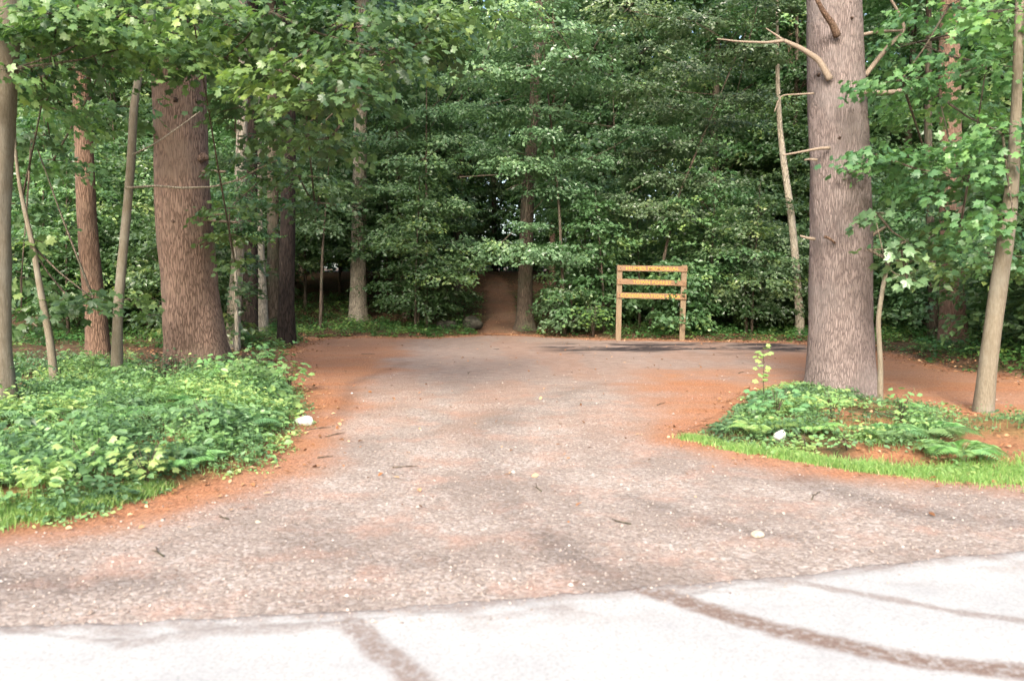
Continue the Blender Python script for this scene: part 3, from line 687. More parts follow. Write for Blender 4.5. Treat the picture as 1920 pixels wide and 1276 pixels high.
tc, lc, _ = px_tree('pine_tree', 'dark trunked tree at the right side of the trail mouth', [(984, 622, 38), (984, 590, 31), (985, 520, 27), (988, 400, 25), (994, 300, 23), (1003, 200, 21), (1008, 50, 19)], 26.2, 'bark_far', seg=20, seed=19, up=8, flare=.45, crown=(TALL[0], -8, .8))
branch(tc, lc, [(985, 320), (930, 328), (890, 330), (862, 332)], 26.0, 4, 2, 'deadwood', name='dead_branch')
branch(tc, lc, [(985, 342), (965, 348), (950, 356)], 26.0, 3, 1.5, 'deadwood', name='dead_branch')
px_tree('sapling', 'thin leaning pale trunk between sign and massive grey pine', [(1500, 600, 16), (1490, 470, 14), (1482, 390, 13), (1470, 310, 12), (1462, 240, 10), (1458, 150, 8)], 23.8, 'bark_mid', seg=10, seed=21, up=4, crown=(YOUNG[4], -3.5, .8))
px_tree('tree', 'thick brown trunk beyond the lane right of the massive grey pine', [(1788, 652, 50), (1786, 580, 43), (1784, 480, 41), (1782, 300, 38), (1780, 100, 36)], 19.4, 'bark_brown', seed=22, up=8, crown=(TALL[2], -8, .8))
px_tree('tree', 'faint grey trunk left of the thick brown trunk beyond the lane', [(1752, 640, 18), (1750, 560, 16), (1745, 450, 15), (1740, 300, 14)], 21.5, 'bark_far', seg=12, seed=23, up=8, crown=(TALL[0], -7, .8))
t11, l11, _ = px_tree('tree', 'slender pale leaning tree at the far right of the right bed', [(1842, 782, 38), (1848, 720, 33), (1858, 640, 31), (1872, 540, 30), (1886, 450, 28), (1898, 350, 23), (1906, 200, 18), (1912, 0, 15)], 9.9, 'bark_pale', seg=20, seed=24, up=3, flare=.15, crown=(YOUNG[4], -3.5, .9))
t10, l10, _ = px_tree('sapling', 'knee high to head high maple sapling with few leaves beside the massive grey pine', [(1651, 762, 11), (1651, 680, 9.5), (1646, 600, 9), (1655, 540, 8), (1663, 500, 7), (1672, 475, 6), (1686, 455, 4)], 10.4, 'bark_pale', seg=8, wob=.2, seed=25, up=0, res=.06)
t10['label'] = 'thin bare stemmed maple sapling with a few leaves beside the massive grey pine'
branch(t10, l10, [(1663, 503), (1655, 470), (1645, 425), (1640, 400)], 10.4, 3, 1.5, 'bark_pale')
branch(t10, l10, [(1663, 502), (1690, 520), (1735, 500)], 10.4, 3, 1.5, 'bark_pale')
branch(t10, l10, [(1658, 480), (1640, 468), (1625, 466)], 10.4, 2.5, 1.2, 'bark_pale')
leafy(t10, l10, [(1645, 400, 10.3, .16, .05, 4), (1700, 452, 10.4, .13, .05, 3), (1628, 468, 10.3, .06, .03, 1), (1700, 490, 10.3, .18, .06, 4), (1702, 525, 10.3, .12, .05, 3), (1690, 470, 10.2, .12, .1, 4)], .15, seed=3, per=5, mat='tier')

def px_maple(label, bx, by, Y, tiers, leaf=.115, seed=0, tw=7, per=8):
    b = P(bx, by, Y); b.z = zz(b.x, Y); t0 = P(tiers[0][0], tiers[0][1], Y) - b; r = thing('young_maple', label, 'tree', b); a = Acc()
    top = min(tiers, key=lambda q: q[1]); tp = P(top[0], top[1], Y) - b
    a.tube([Vector((0, 0, -.1)), Vector((tp.x * .25, 0, tp.z * .4)), tp], [tw / 2 * Y / FPX, tw / 3 * Y / FPX, .01], seg=7, res=.3)
    link('trunk', a.mesh('trunk', [M['bark_far']], True), r)
    leafy(r, b, [(q[0], q[1], Y + q[2], q[3], q[4], q[5]) for q in tiers], leaf, tm=T_QUAD, mat='tier', seed=seed, per=per, dens=1.5, face=.8); return r
px_maple('maple with broad pale leaf tiers spreading across the dark trunk at the trail', 1060, 622, 24.4, [(1000, 470, 0, 1.5, .3, 150), (1060, 485, .3, .9, .2, 60), (940, 455, .4, .7, .2, 50), (1040, 350, .2, 1.0, .3, 90), (980, 300, -.2, 1.1, .3, 100), (920, 280, .4, .8, .25, 60), (1100, 300, 0, .9, .25, 70), (1200, 245, .5, 1.1, .25, 90), (1000, 210, 0, 1.4, .35, 130), (900, 200, .3, 1.0, .3, 90), (1080, 150, .6, 1.3, .35, 110), (960, 90, .3, 1.3, .35, 110), (1130, 60, 1, 1.3, .35, 100), (990, 310, -.6, .7, .25, 60), (1000, 250, -1, .8, .2, 60), (1000, 140, -1.6, 1.2, .3, 90), (1030, 60, -2, 1.3, .3, 90), (940, 20, -2.4, 1.2, .3, 80), (900, 130, -2, 1.0, .3, 70), (1080, 110, -2.5, 1.0, .3, 70), (1010, 0, -1, 1.2, .3, 80), (985, 420, -.5, .5, .15, 30)], seed=61)
px_maple('maple with layered pale leaf tiers right above the wooden sign', 1215, 622, 25.0, [(1210, 385, 0, 1.2, .3, 130), (1280, 400, .3, 1.1, .25, 110), (1160, 370, .2, .7, .2, 60), (1230, 330, .4, 1.2, .3, 100), (1330, 340, .4, 1.1, .3, 100), (1180, 290, .6, 1.0, .3, 80), (1280, 270, .3, 1.3, .3, 120), (1360, 230, .6, 1.1, .3, 90), (1250, 200, .6, 1.3, .3, 110), (1300, 130, .8, 1.4, .35, 120), (1220, 90, .8, 1.1, .3, 90), (1180, 20, -2, 1.3, .3, 90), (1300, 40, -2.5, 1.2, .3, 90), (1400, 90, -2, 1.1, .3, 80), (1420, 10, -2, 1.2, .3, 80), (1380, 180, -1, 1.0, .3, 70), (1200, 160, -1.5, 1.0, .3, 70)], seed=62)
px_maple('low spreading maple between the wooden sign and the massive grey pine', 1400, 625, 24.2, [(1430, 500, 0, 1.1, .35, 130), (1370, 470, .3, 1.0, .3, 100), (1480, 450, .4, .9, .3, 90), (1350, 540, .4, .8, .35, 80), (1440, 570, .3, .9, .3, 80), (1390, 420, .6, 1.0, .3, 90), (1480, 540, .2, .8, .3, 80)], seed=63)
px_maple('maple with drooping tiers between the light free trunk and the trail', 800, 612, 26.5, [(790, 300, 0, 1.3, .35, 130), (850, 260, .3, 1.2, .3, 110), (730, 260, .3, 1.1, .3, 100), (800, 210, .3, 1.4, .35, 120), (860, 150, .5, 1.3, .35, 110), (740, 350, .3, 1.0, .3, 90), (830, 380, .4, 1.2, .3, 100), (760, 430, .2, 1.0, .3, 90), (850, 450, .6, 1.1, .3, 90), (800, 490, .5, 1.1, .3, 80), (800, 60, .8, 1.5, .4, 120), (740, 140, .6, 1.3, .35, 100)], seed=64)
px_maple('maple with dark leaf tiers left of the light free trunk', 600, 615, 25.5, [(600, 350, 0, 1.1, .3, 110), (590, 420, .3, .9, .3, 80), (620, 260, .3, 1.1, .3, 90), (560, 300, .5, 1.0, .3, 80)], seed=65)
px_maple('glossy leafed shrubby maple between the dark trunk and the wooden sign', 1075, 628, 24.2, [(1070, 545, 0, .5, .25, 50), (1040, 570, .2, .45, .25, 40), (1100, 580, 0, .5, .3, 50), (1060, 600, 0, .6, .2, 50)], seed=66)
# near foliage on the maples
leafy(t11, l11, [(1700, 290, 11, .75, .25, 34), (1640, 290, 10.4, .35, .12, 14), (1800, 330, 10.4, .8, .25, 40), (1760, 180, 11.5, .9, .3, 34), (1880, 250, 9.8, .6, .3, 30), (1900, 400, 9.2, .5, .2, 26),
    (1800, 430, 10.8, .7, .2, 34), (1850, 120, 10.5, .8, .3, 36), (1720, 80, 12, .9, .3, 30), (1900, 20, 9.5, .6, .3, 26), (1780, 10, 11, .8, .3, 30), (1690, 150, 10.6, .5, .15, 16), (1800, 470, 13, .6, .15, 22), (1900, 480, 12, .6, .2, 22)], .12, seed=11, per=9, dens=1.25)
leafy(t4, l4, [(330, 70, 10.5, .5, .2, 26), (420, 110, 10, .5, .15, 22), (500, 20, 9.5, .7, .2, 34), (700, 90, 9, .6, .15, 30), (600, 120, 9, .5, .12, 26), (800, 70, 10, .5, .15, 22), (470, 300, 12.5, .5, .15, 20), (560, 330, 13, .6, .15, 22), (590, 380, 14, .6, .15, 20), (560, 60, 10, .7, .2, 30), (660, 30, 9.5, .7, .2, 30), (520, 130, 9, .4, .15, 20), (640, 165, 8.5, .45, .12, 26), (560, 190, 9, .35, .12, 16), (480, 200, 10.5, .6, .2, 22), (560, 250, 11, .6, .15, 24), (620, 260, 10, .3, .1, 10),
    (760, 40, 10, .6, .2, 26), (470, 60, 10, .6, .2, 22), (830, 20, 10.5, .5, .2, 20), (740, 100, 11.5, .6, .2, 22), (430, 390, 13.5, .35, .12, 12), (430, 440, 13.5, .25, .1, 10), (440, 490, 13.2, .12, .05, 4), (360, 20, 9, .5, .2, 16)], .12, seed=12, per=9, dens=1.3)
leafy(t1, l1, [(40, 380, 13, .6, .2, 22), (110, 30, 9, .6, .2, 26), (190, 60, 9.5, .5, .2, 22), (20, 130, 9, .3, .12, 10), (270, 80, 9.8, .4, .15, 18), (40, 60, 9.5, .5, .2, 18), (80, 200, 11, .6, .2, 20), (110, 130, 10, .6, .2, 20), (60, 30, 10.5, .6, .2, 20), (100, 300, 13, .7, .2, 24), (240, 30, 10, .7, .2, 24), (140, 20, 9.5, .5, .2, 20), (220, 200, 13, .6, .2, 20), (200, 110, 10.5, .4, .12, 12), (300, 60, 10, .6, .15, 20), (360, 110, 9.8, .4, .12, 14)], .12, seed=13, per=9, dens=1.3)
leafy(t2, l2, [(110, 570, 11.2, .25, .08, 10), (130, 560, 11.6, .2, .08, 8), (50, 450, 11.5, .3, .1, 10), (175, 560, 11.0, .22, .08, 10), (60, 250, 12, .5, .2, 16), (40, 520, 12, .3, .1, 8), (40, 600, 12, .3, .1, 8), (240, 560, 12.5, .22, .08, 8), (285, 590, 15.5, .3, .1, 10)], .15, seed=14)

# ------------------------------------------------------------------ ground vegetation
BEDL = [flat(*p) for p in [(-700, 1075), (0, 1003), (150, 982), (240, 955), (330, 925), (430, 905), (520, 882), (560, 840), (582, 800), (590, 770), (575, 735), (540, 705), (500, 668), (430, 655), (-500, 655)]]
BEDR = [flat(*p) for p in [(2500, 860), (1920, 792), (1760, 772), (1640, 752), (1510, 728), (1430, 728), (1390, 745), (1350, 785), (1300, 812), (1290, 820), (1400, 850), (1600, 880), (1920, 907), (2500, 950)]]
def herbs(rs, poly, n, hmax, leaf, nl, inset, xr, yr, dens=None, spread=.16):
    x = rs.uniform(*xr, n); y = rs.uniform(*yr, n); d = sdf(x, y, poly); k = (d > inset * rs.uniform(.4, 1.3, n)) & (fbm(x, y, 1.3, 17) > .43)
    if dens is not None: k &= dens(x, y)
    x, y, d = x[k], y[k], d[k]; m = len(x); h = hmax * rs.uniform(.25, 1, m) * (.35 + .65 * sstep(0, 1.0, d)) * (.55 + .9 * fbm(x, y, .8, 77))
    b = np.stack([x, y, Z(x, y)], 1); ln = rs.normal(size=(m, 2)) * .12 * h[:, None]
    t = rs.uniform(.45, 1, (m, nl)); th = rs.uniform(0, 6.28, (m, nl)); r = spread * rs.uniform(.2, 1, (m, nl)) * (h[:, None] / hmax * .6 + .5)
    pos = b[:, None] + np.stack([ln[:, None, 0] * t + np.cos(th) * r, ln[:, None, 1] * t + np.sin(th) * r, h[:, None] * t], 2)
    ax = np.stack([np.cos(th), np.sin(th), rs.normal(size=th.shape) * .3 - .1], 2)
    nr = np.array([0, -.15, 1.0]) + rs.normal(size=ax.shape) * .35
    kind = fbm(x, y, 1.4, 55); tint = np.clip(np.repeat((kind - .5) * 2.2 + .55, nl) + rs.normal(size=m * nl) * .12, 0, 1)
    sz = leaf * rs.uniform(.5, 1.4, m * nl) * np.repeat(rs.uniform(.6, 1.3, m), nl)
    return pos.reshape(-1, 3), ax.reshape(-1, 3), nr.reshape(-1, 3), sz, tint, b, h, ln
def herb_obj(name, label, cat, parts, mat='herb', tm=T_LEAF, stems=True):
    a = Acc()
    for p in parts:
        a.leaves(tm, *p[:5])
        if stems:
            b, h, ln = p[5:]; k = np.arange(0, len(b), 1); top = b + np.stack([ln[:, 0], ln[:, 1], h], 1)
            sx = np.array([.003, 0, 0]); V = np.stack([b[k] - sx, b[k] + sx, top[k]], 1).reshape(-1, 3)
            a.add(V, [np.arange(len(V)).reshape(-1, 3)], 0, np.full(len(V), .6))
    return tag(link(name, a.mesh(name, [M[mat]])), label, cat, kind='stuff')
rs = np.random.RandomState(42)
herb_obj('ground_cover', 'dense bright seedlings and ferns covering the left bed', 'ground cover', [
    herbs(rs, BEDL, 9000, .32, .054, 11, .25, (-9.5, -1.2), (4.2, 14), lambda x, y: (np.abs(x) < .72 * y + 1)),
    herbs(rs, BEDL, 5000, .12, .03, 8, .03, (-7, -1.5), (4.5, 12)),
    herbs(rs, BEDL, 900, .46, .085, 10, .5, (-9, -1.8), (5.5, 14)), herbs(rs, BEDL, 1800, .26, .03, 22, .3, (-9, -1.8), (4.8, 12), None, .1), herbs(rs, BEDL, 500, .5, .02, 16, .3, (-9, -1.8), (4.8, 12), None, .07)])
herb_obj('ground_cover', 'patchy seedlings and ferns covering the right bed around the grey pine', 'ground cover', [
    herbs(rs, BEDR, 14000, .21, .045, 10, .14, (1.5, 11), (6, 14), lambda x, y: (x < .7 * y + 1) & (fbm(x, y, 1.6, 19) > .46 - .3 * (x < 4.2))),
    herbs(rs, BEDR, 9000, .07, .03, 7, .05, (1.5, 11), (6, 14), lambda x, y: fbm(x, y, 2.2, 29) > .45), herbs(rs, BEDR, 900, .22, .025, 18, .4, (1.5, 11), (6, 14), None, .09)])
OUT = [(-40, 60), (-40, 13), *[flat(*p) for p in [(-500, 660), (430, 660), (530, 690), (520, 680), (545, 655), (590, 636), (680, 633), (800, 634), (905, 627), (1000, 629), (1130, 636), (1300, 639), (1510, 643), (1680, 668), (1800, 695), (1920, 714), (2500, 800)]], (40, 13), (40, 60)]
def off_trail(x, y): return (dline(x, y, TRAIL) > .45 + .5 * fbm(x, y, 2, 6)) & (np.abs(x) < .7 * y + 1)
herb_obj('undergrowth', 'low green undergrowth along the rear edge of the clearing', 'undergrowth', [
    herbs(rs, OUT, 16000, .38, .085, 8, .2, (-16, 17), (13, 34), off_trail, .2),
    herbs(rs, OUT, 9000, .14, .06, 6, .05, (-9, 14), (14, 29), off_trail)], mat='floorleaf', tm=T_QUAD)
# grass
def grass(label, line, wd, n, h):
    rs = np.random.RandomState(len(label)); L = np.array(line); s = np.concatenate([[0], np.cumsum(np.linalg.norm(np.diff(L, axis=0), axis=1))])
    t = rs.uniform(0, s[-1], n); x = np.interp(t, s, L[:, 0]) + rs.normal(size=n) * .06; y = np.interp(t, s, L[:, 1]); ww = np.interp(t, s, wd)
    off = rs.normal(size=n) * .45; y = y + off * ww; k = (fbm(x, y, 3.5, 8) > .26 + rs.uniform(-.1, .22, len(x))) ; x, y = x[k], y[k]; m = len(x)
    b = np.stack([x, y, Z(x, y) - .005], 1); hh = h * rs.uniform(.4, 1.2, m) * (.5 + fbm(x, y, 1.6, 3)); a = rs.uniform(0, 6.28, m)
    bw = np.stack([np.cos(a), np.sin(a), 0 * a], 1) * .0035; ln = rs.normal(size=(m, 3)) * .4 * hh[:, None]; ln[:, 2] = hh
    mid = b + ln * .5 * [0.5, .5, 1.1]; V = np.stack([b - bw, b + bw, mid + bw * .7, mid - bw * .7, b + ln], 1).reshape(-1, 3)
    i = np.arange(m)[:, None] * 5; A = Acc(); tt = np.repeat(np.clip(rs.normal(.5, .22, m), 0, 1), 5)
    A.add(V, [np.concatenate([i + [0, 1, 2], i + [0, 2, 3], i + [3, 2, 4]])], 0, tt)
    return tag(link('grass', A.mesh('grass', [M['grass']])), label, 'grass', kind='stuff')
grass('bright green grass strip along the front of the right bed', [flat(*p) for p in [(1290, 822), (1380, 842), (1500, 862), (1620, 880), (1760, 893), (1920, 898), (2300, 925)]], [.06, .12, .14, .17, .28, .4, .5], 34000, .065)
grass('green grass fringe along the front of the left bed', [flat(*p) for p in [(-500, 1040), (0, 980), (120, 962), (240, 935), (300, 915)]], [.35, .3, .22, .14, .08], 16000, .08)

# individual plants
def plant(label, px, py, h, nl, leaf, tint, name='seedling', tm=T_MAPLE, cat='plant', spread=.18, seed=0, mat='herb'):
    g = G(px, py); r = thing(name, label, cat, g); rs = np.random.RandomState(seed + int(px))
    st = Acc(); lf = Acc(); ns = max(1, nl // 9)
    for s in range(ns):
        a = rs.uniform(0, 6.28); tp = np.array([math.cos(a) * spread * .5, math.sin(a) * spread * .5, h * rs.uniform(.75, 1)])
        st.tube([(0, 0, -.03), tp * [.3, .3, .5], tp], [.005, .004, .002], seg=5)
        m = nl // ns; t = rs.uniform(.35, 1, m); th = rs.uniform(0, 6.28, m); q = spread * rs.uniform(.3, 1, m)
        pos = np.outer(t, tp) + np.stack([np.cos(th) * q, np.sin(th) * q, 0 * q], 1)
        ax = np.stack([np.cos(th), np.sin(th), -.2 + 0 * q], 1); nr = np.array([0, -.3, 1]) + rs.normal(size=(m, 3)) * .3
        lf.leaves(tm, pos, ax, nr, leaf * rs.uniform(.7, 1.2, m), np.clip(tint + rs.normal(size=m) * .08, 0, 1))
    link('stem', st.mesh('stem', [M['bark_far']], True), r); link('foliage', lf.mesh('foliage', [M[mat]]), r); return r
def fern(label, px, py, L, nf, tint, seed=0):
    g = G(px, py); r = thing('fern', label, 'fern', g); rs = np.random.RandomState(seed + int(px))
    for k in range(nf):
        th = 6.28 * k / nf + rs.uniform(-.3, .3); t = np.linspace(0, 1, 22); d = np.array([math.cos(th), math.sin(th)])
        ll_ = L * rs.uniform(.75, 1.1); sp_ = np.stack([d[0] * ll_ * t, d[1] * ll_ * t, ll_ * (.95 * t - .85 * t * t) + .01], 1)
        a = Acc(); a.tube(sp_[::3], np.linspace(.004, .001, len(sp_[::3])), seg=4)
        pos = np.repeat(sp_[3:], 2, 0); sg = np.tile([1, -1], len(sp_) - 3); ax = np.stack([-d[1] * sg + d[0] * .4, d[0] * sg + d[1] * .4, 0 * sg - .15], 1)
        sz = np.repeat(ll_ * .34 * np.sin(np.pi * (t[3:] * .85 + .12)), 2); nr = np.tile([0, 0, 1.0], (len(pos), 1)) + rs.normal(size=(len(pos), 3)) * .1
        tv = (T_QUAD[0] * [.35, 1, 1] + [0, .4, 0], T_QUAD[1]); a.leaves(tv, pos, ax, nr, sz, np.clip(tint + rs.normal(size=len(pos)) * .06, 0, 1))
        link('frond', a.mesh('frond', [M['herb']]), r)
    return r
plant('bright lime green seedling clump at the front edge of the left bed', 275, 915, .34, 60, .085, .95, seed=1, spread=.2)
plant('bright green seedling near the middle of the left bed front', 165, 900, .36, 50, .085, .8, seed=2, spread=.2)
plant('leafy blue green seedling in the centre of the left bed', 390, 820, .42, 60, .11, .45, seed=3, spread=.26)
plant('tall leafy plant at the rear corner of the left bed beside the leaning pine', 470, 740, .62, 90, .12, .5, seed=4, spread=.32)
plant('small maple seedling between slender pale tree and leaning pine', 255, 722, .42, 18, .13, .75, seed=5, spread=.15)
plant('tall leafy plant right of the stout grey brown trunk', 505, 700, .6, 80, .11, .55, seed=21, spread=.35)
plant('leafy plant spilling over the right edge of the left bed', 545, 735, .45, 70, .11, .7, seed=22, spread=.3)
plant('leafy plant directly beneath the base of the leaning pine', 420, 725, .5, 70, .11, .6, seed=23, spread=.3)
plant('thin flowering weed in front of the base of the leaning pine', 385, 722, .55, 24, .06, .95, seed=6, spread=.16, name='weed', tm=T_LEAF)
plant('tall spindly yellow green seedling left of the massive grey pine', 1432, 752, .78, 26, .10, .95, seed=7, spread=.10)
plant('yellow green seedling just right of the white stone on the right bed', 1510, 842, .16, 30, .05, .85, seed=31, spread=.2)
plant('low broad leafed weed on bare litter in the middle of the right bed', 1590, 845, .16, 34, .06, .6, seed=32, spread=.24, name='weed', tm=T_LEAF)
plant('upright green seedling right of the base of the massive grey pine', 1690, 790, .36, 40, .08, .7, seed=33, spread=.2)
plant('upright leafy seedling in front of the base of the massive grey pine', 1560, 785, .34, 40, .08, .85, seed=34, spread=.2)
plant('dark green bushy plant at the left end of the right bed', 1455, 790, .42, 70, .10, .45, seed=8, spread=.3)
plant('bright bushy plant at the trail side right of the dark trunk', 1112, 634, 1.1, 130, .12, .9, seed=9, spread=.5, name='bush', tm=T_LEAF, cat='bush', mat='floorleaf')
plant('pale leafed seedling at the right tip of the left bed', 535, 790, .3, 14, .11, .8, seed=10, spread=.12)
for a in [('fern at the left end of the right bed below the dark green bushy plant', 1420, 812, .4, 8, .9), ('fern between the white stone and the massive grey pine', 1520, 812, .34, 8, .85), ('fern on the right bed below the thin bare stemmed sapling', 1660, 825, .4, 9, .5),
          ('large fern on the right bed left of the slender leaning tree', 1740, 822, .5, 9, .55), ('fern near the grass on the far right of the right bed', 1800, 860, .42, 9, .7), ('fern at the far left of the left bed beneath the cut pale trunk', 60, 790, .55, 9, .45),
          ('fern on the left bed below the slender pale tree', 230, 790, .5, 9, .6), ('fern at the low left corner of the left bed', 60, 900, .5, 9, .5), ('fern beside the leafy blue green seedling of the left bed', 330, 860, .45, 9, .4)]: fern(*a)
rq = random.Random(3)
for q in range(22):
    px_, py_ = rq.uniform(0, 540), rq.uniform(725, 900)
    g_ = G(px_, py_)
    if sdf(np.array([g_.x]), np.array([g_.y]), BEDL)[0] < .5: continue
    f_ = fern('small fern scattered through the seedlings of the left bed', px_, py_, rq.uniform(.3, .5), 7, rq.uniform(.25, .8), q); f_['group'] = 'small ferns in the left bed'

# ------------------------------------------------------------------ stones, pebbles, litter
def rock(label, px, py, size, mat, name='stone', seed=0, g=None, cat='stone', sink=.3):
    g = g or G(px, py); rs = np.random.RandomState(seed); nu, nv = 18, 12; V = []
    ax = [rs.normal(size=3) for _ in range(9)]; of = rs.uniform(.55, .95, 9)
    for j in range(nv + 1):
        for i_ in range(nu):
            a, b = 2 * math.pi * i_ / nu, math.pi * j / nv; d = np.array([math.cos(a) * math.sin(b), math.sin(a) * math.sin(b), math.cos(b)])
            r = 1.0
            for n_, o_ in zip(ax, of):
                k = d @ (n_ / np.linalg.norm(n_))
                if k > .05: r = min(r, o_ / k)
            V.append(d * r * np.array(size))
    V = np.array(V); i = np.arange((nv + 1) * nu).reshape(nv + 1, nu); j = np.roll(i, -1, 1)
    F = np.stack([i[:-1].ravel(), i[1:].ravel(), j[1:].ravel(), j[:-1].ravel()], 1)
    o = link(name, mesh_np(name, V, [F], [M[mat]], smooth=True, tint=np.full(len(V), .5)), None, g + Vector((0, 0, size[2] * (1 - sink)))); return tag(o, label, cat)
rock('white quartz stone at the tip of the left bed', 573, 797, (.12, .08, .07), 'white_stone', seed=1)
rock('white stone on the grass strip of the right bed', 1462, 829, (.06, .05, .075), 'white_stone', seed=2)
rock('pale tan stone lying alone on the gravel right of centre', 1420, 1010, (.045, .035, .03), 'tan_stone', seed=3)
rock('grey boulder beside the left side of the trail mouth', 886, 618, (.36, .3, .28), 'boulder', name='boulder', seed=4, cat='rock')
rock('dark low boulder left of the grey boulder by the trail', 838, 617, (.42, .3, .2), 'boulder', name='boulder', seed=7, cat='rock')
rock('small pale stone on gravel near the road edge left of centre', 483, 985, (.028, .022, .016), 'tan_stone', seed=8)
rs = np.random.RandomState(77); n = 60000
u = rs.uniform(-200, 2120, n); v = rs.uniform(700, 1178, n) ** 1.0
fl = np.array([flat(a, b) for a, b in zip(u, v)]); x, y = fl[:, 0], fl[:, 1]; at = masks(x, y)
k = (sdf(x, y, DRIVE) > .05) & (y > road_edge(x) - .03 - .5 * (rs.uniform(size=n) > .7) * rs.uniform(size=n)) & (rs.uniform(size=n) > at['needle'] * .85) & (rs.uniform(size=n) < (.9 * fbm(x, y, 1.2, 14)) ** 1.5)
x, y = x[k], y[k]; m = len(x)
OCT = (np.array([(1, 0, 0), (.3, .9, .1), (-.8, .5, 0), (-.7, -.6, .1), (.4, -.9, 0), (.1, .05, .75), (0, 0, -.5)]) * .5, np.array([(0, 1, 5), (1, 2, 5), (2, 3, 5), (3, 4, 5), (4, 0, 5)]))
sz = .0035 + .009 * rs.uniform(size=m) ** 3 + .010 * (rs.uniform(size=m) > .99); sz *= (.6 + .05 * np.clip(y, 3, 12))
th = rs.uniform(0, 6.28, m); pb = Acc(); pb.leaves(OCT, np.stack([x, y, np.where(y > road_edge(x), gz(x, y) + .008, .021) + sz * .15], 1), np.stack([np.cos(th), np.sin(th), 0 * th], 1), np.tile([0, 0, 1.0], (m, 1)) + rs.normal(size=(m, 3)) * .25, sz * 2, np.clip(rs.normal(.5, .26, m), 0, 1))
tag(link('pebbles', pb.mesh('pebbles', [M['pebble']])), 'loose pale pebbles scattered over the gravel drive', 'pebbles', kind='stuff')
# dry leaves
n = 60000; x = rs.uniform(-9, 14, n); y = rs.uniform(5, 26, n); d = sdf(x, y, DRIVE); e = np.abs(d + .1)
dn = np.exp(-(e / .5) ** 2) * (.25 + .75 * sstep(12, 17, y)) + .015
dn = np.maximum(dn, .30 * ((sdf(x, y, BEDR) > 0) | (sdf(x, y, BEDL) > 0)) + .9 * np.exp(-((y - 22.9) / .45) ** 2) * (x > 2) * (x < 9)); k = (rs.uniform(size=n) < dn); x, y = x[k], y[k]; m = len(x); th = rs.uniform(0, 6.28, m)
q_ = 2600; xt = rs.uniform(-4, 1.6, q_); yt = rs.uniform(23.6, 45, q_); kt = dline(xt, yt, TRAIL) < .9; x = np.concatenate([x, xt[kt]]); y = np.concatenate([y, yt[kt]]); m = len(x); th = rs.uniform(0, 6.28, m)
lt = Acc(); lt.leaves(T_LEAF, np.stack([x, y, gz(x, y) + .025], 1), np.stack([np.cos(th), np.sin(th), rs.normal(size=m) * .25], 1), np.tile([0, 0, 1.0], (m, 1)) + rs.normal(size=(m, 3)) * .35, .06 * rs.uniform(.4, 1.2, m), rs.uniform(0, 1, m) ** 1.3)
tag(link('leaf_litter', lt.mesh('leaf_litter', [M['litter']])), 'dry brown leaves lying along the edges of the clearing', 'leaf litter', kind='stuff')

# ------------------------------------------------------------------ wooden sign
def box(a, c, s, rot=0, bev=.006):
    cx, cy, cz = c; x, y, z = [q / 2 for q in s]; pts = []
    for zz_, yy_, xx_ in [(-z, -y, -x), (-z, -y, x), (-z, y, x), (-z, y, -x), (z, -y, -x), (z, -y, x), (z, y, x), (z, y, -x)]:
        pts.append((xx_, yy_, zz_))
    V = np.array(pts) + [cx, cy, cz]; F = np.array([(0, 3, 2, 1), (4, 5, 6, 7), (0, 1, 5, 4), (1, 2, 6, 5), (2, 3, 7, 6), (3, 0, 4, 7)]); a.add(V, [F])
YS = 22.6
s0 = P(1158, 634, YS); s1 = P(1283, 635, YS); gz0 = zz(0.5 * (s0.x + s1.x), YS)
sr = thing('trail_sign', 'weathered wooden sign of three lettered boards on two posts at the rear of the clearing', 'sign', Vector(((s0.x + s1.x) / 2, YS, gz0)))
k = YS / FPX
def bevel(o, w_=.006):
    md = o.modifiers.new('bevel', 'BEVEL'); md.width = w_; md.segments = 2
for px0, px1 in ((1159.5, 1161), (1279, 1281.5)):
    a = Acc(); xb, xt = (px0 - 960) * k - sr.location.x, (px1 - 960) * k - sr.location.x; top = P(1160, 497, YS).z - gz0
    w2 = .075; V = []
    for z_, xc in ((-.15, xb), (top, xt)):
        V += [(xc - w2, -.045, z_), (xc + w2, -.045, z_), (xc + w2, .045, z_), (xc - w2, .045, z_)]
    a.add(np.array(V), [np.array([(0, 3, 2, 1), (4, 5, 6, 7), (0, 1, 5, 4), (1, 2, 6, 5), (2, 3, 7, 6), (3, 0, 4, 7)])])
    bevel(link('post', a.mesh('post', [M['post']]), sr))
def text_mesh(s, width, height):
    cu = bpy.data.curves.new('lettering', 'FONT'); cu.body = s; cu.size = 1; cu.extrude = .02; cu.offset = .012; cu.align_x = 'CENTER'; cu.align_y = 'CENTER'; cu.space_character = 1.08
    o = bpy.data.objects.new('tmp', cu); COL.objects.link(o); bpy.context.view_layer.update()
    me = bpy.data.meshes.new_from_object(o.evaluated_get(bpy.context.evaluated_depsgraph_get())); bpy.data.objects.remove(o)
    co = np.empty(len(me.vertices) * 3); me.vertices.foreach_get('co', co); co = co.reshape(-1, 3)
    mn, mx = co.min(0), co.max(0); co = (co - (mn + mx) / 2) / (mx - mn) * [width, height, .008]; me.vertices.foreach_set('co', co.ravel()); me.update()
    me.materials.clear(); me.materials.append(M['paint']); return me
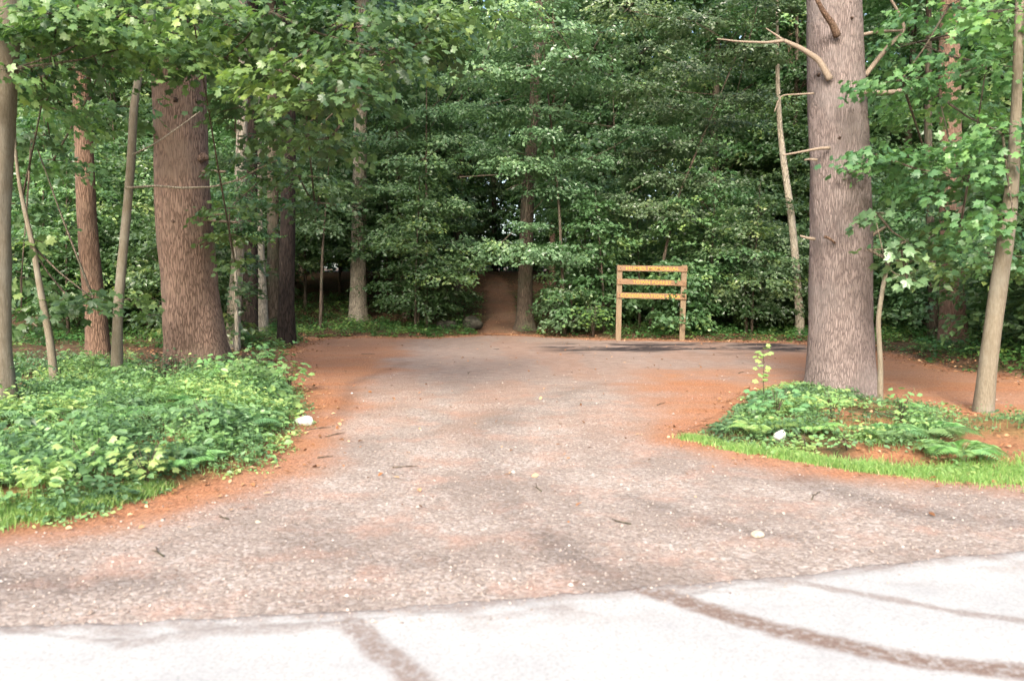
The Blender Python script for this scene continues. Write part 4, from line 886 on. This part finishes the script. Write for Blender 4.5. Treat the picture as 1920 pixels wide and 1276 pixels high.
for (xl, yl, xr_, yr_, th, txt, tw, tcx) in [(1157.5, 502.5, 1288, 504.5, 10.5, 'HUMES MEMORIAL', .76, .5), (1157, 527.5, 1286, 531, 10, 'TOWN FOREST', .56, .5), (1156.5, 553, 1286, 556.5, 10.5, 'CONSERVATION AREA', .86, .48)]:
    pl, pr = P(xl, yl, YS) - sr.location, P(xr_, yr_, YS) - sr.location; c = (pl + pr) / 2; L = (pr - pl).length; an = math.atan2(pr.z - pl.z, pr.x - pl.x)
    a = Acc(); box(a, (0, 0, 0), (L, .04, th * k)); o = link('board', a.mesh('board', [M['wood']]), sr, (c.x, -.067, c.z)); o.rotation_euler = (0, -an, 0); bevel(o, .005)
    t_ = link('lettering', text_mesh(txt, L * tw, th * k * .6), o, (L * (tcx - .5), -.023, 0)); t_.rotation_euler = (R(90), 0, 0)
    for sx in (-1, 1):
        a = Acc(); a.tube([(0, .0, 0), (0, -.012, 0)], [.014, .012], seg=8); link('bolt', a.mesh('bolt', [M['bolt']], True), o, (sx * (L / 2 - .075), -.021, 0))

rs = np.random.RandomState(12)
for q, (px, py) in enumerate([(598, 806), (630, 818), (690, 665), (1100, 655), (930, 655), (1240, 760), (1338, 806), (760, 880), (1010, 920), (1165, 985), (420, 975), (610, 860), (1530, 935), (880, 700), (1390, 700), (300, 1040)]):
    g = G(px, py); th = rs.uniform(0, 3.14); L = rs.uniform(.06, .16); a = Acc(); d = np.array([math.cos(th), math.sin(th), .03]); e = np.array([-d[1], d[0], 0]) * L * .15
    a.tube([-d * L, e, d * L], [.006, .005, .003], seg=5); a.tube([e, e * 2.5 + d * L * .5], [.004, .002], seg=4)
    tag(link('twig', a.mesh('twig', [M['bark_far']], True), None, g + Vector((0, 0, .018))), 'short dark fallen twig lying on the drive', 'twig', 'fallen twigs on the drive')
s_ = 1.0
for x_, y_ in [(-2.0, 55.5), (-4.6, 54)]:
    forest_tree('young', 4, (x_, y_, zz(x_, y_)), 1.0, (1.3, 1.3, 1.3), 'leafy understorey maple closing the head of the dirt trail', 'tree', 'maples closing the head of the trail', 'young_maple')
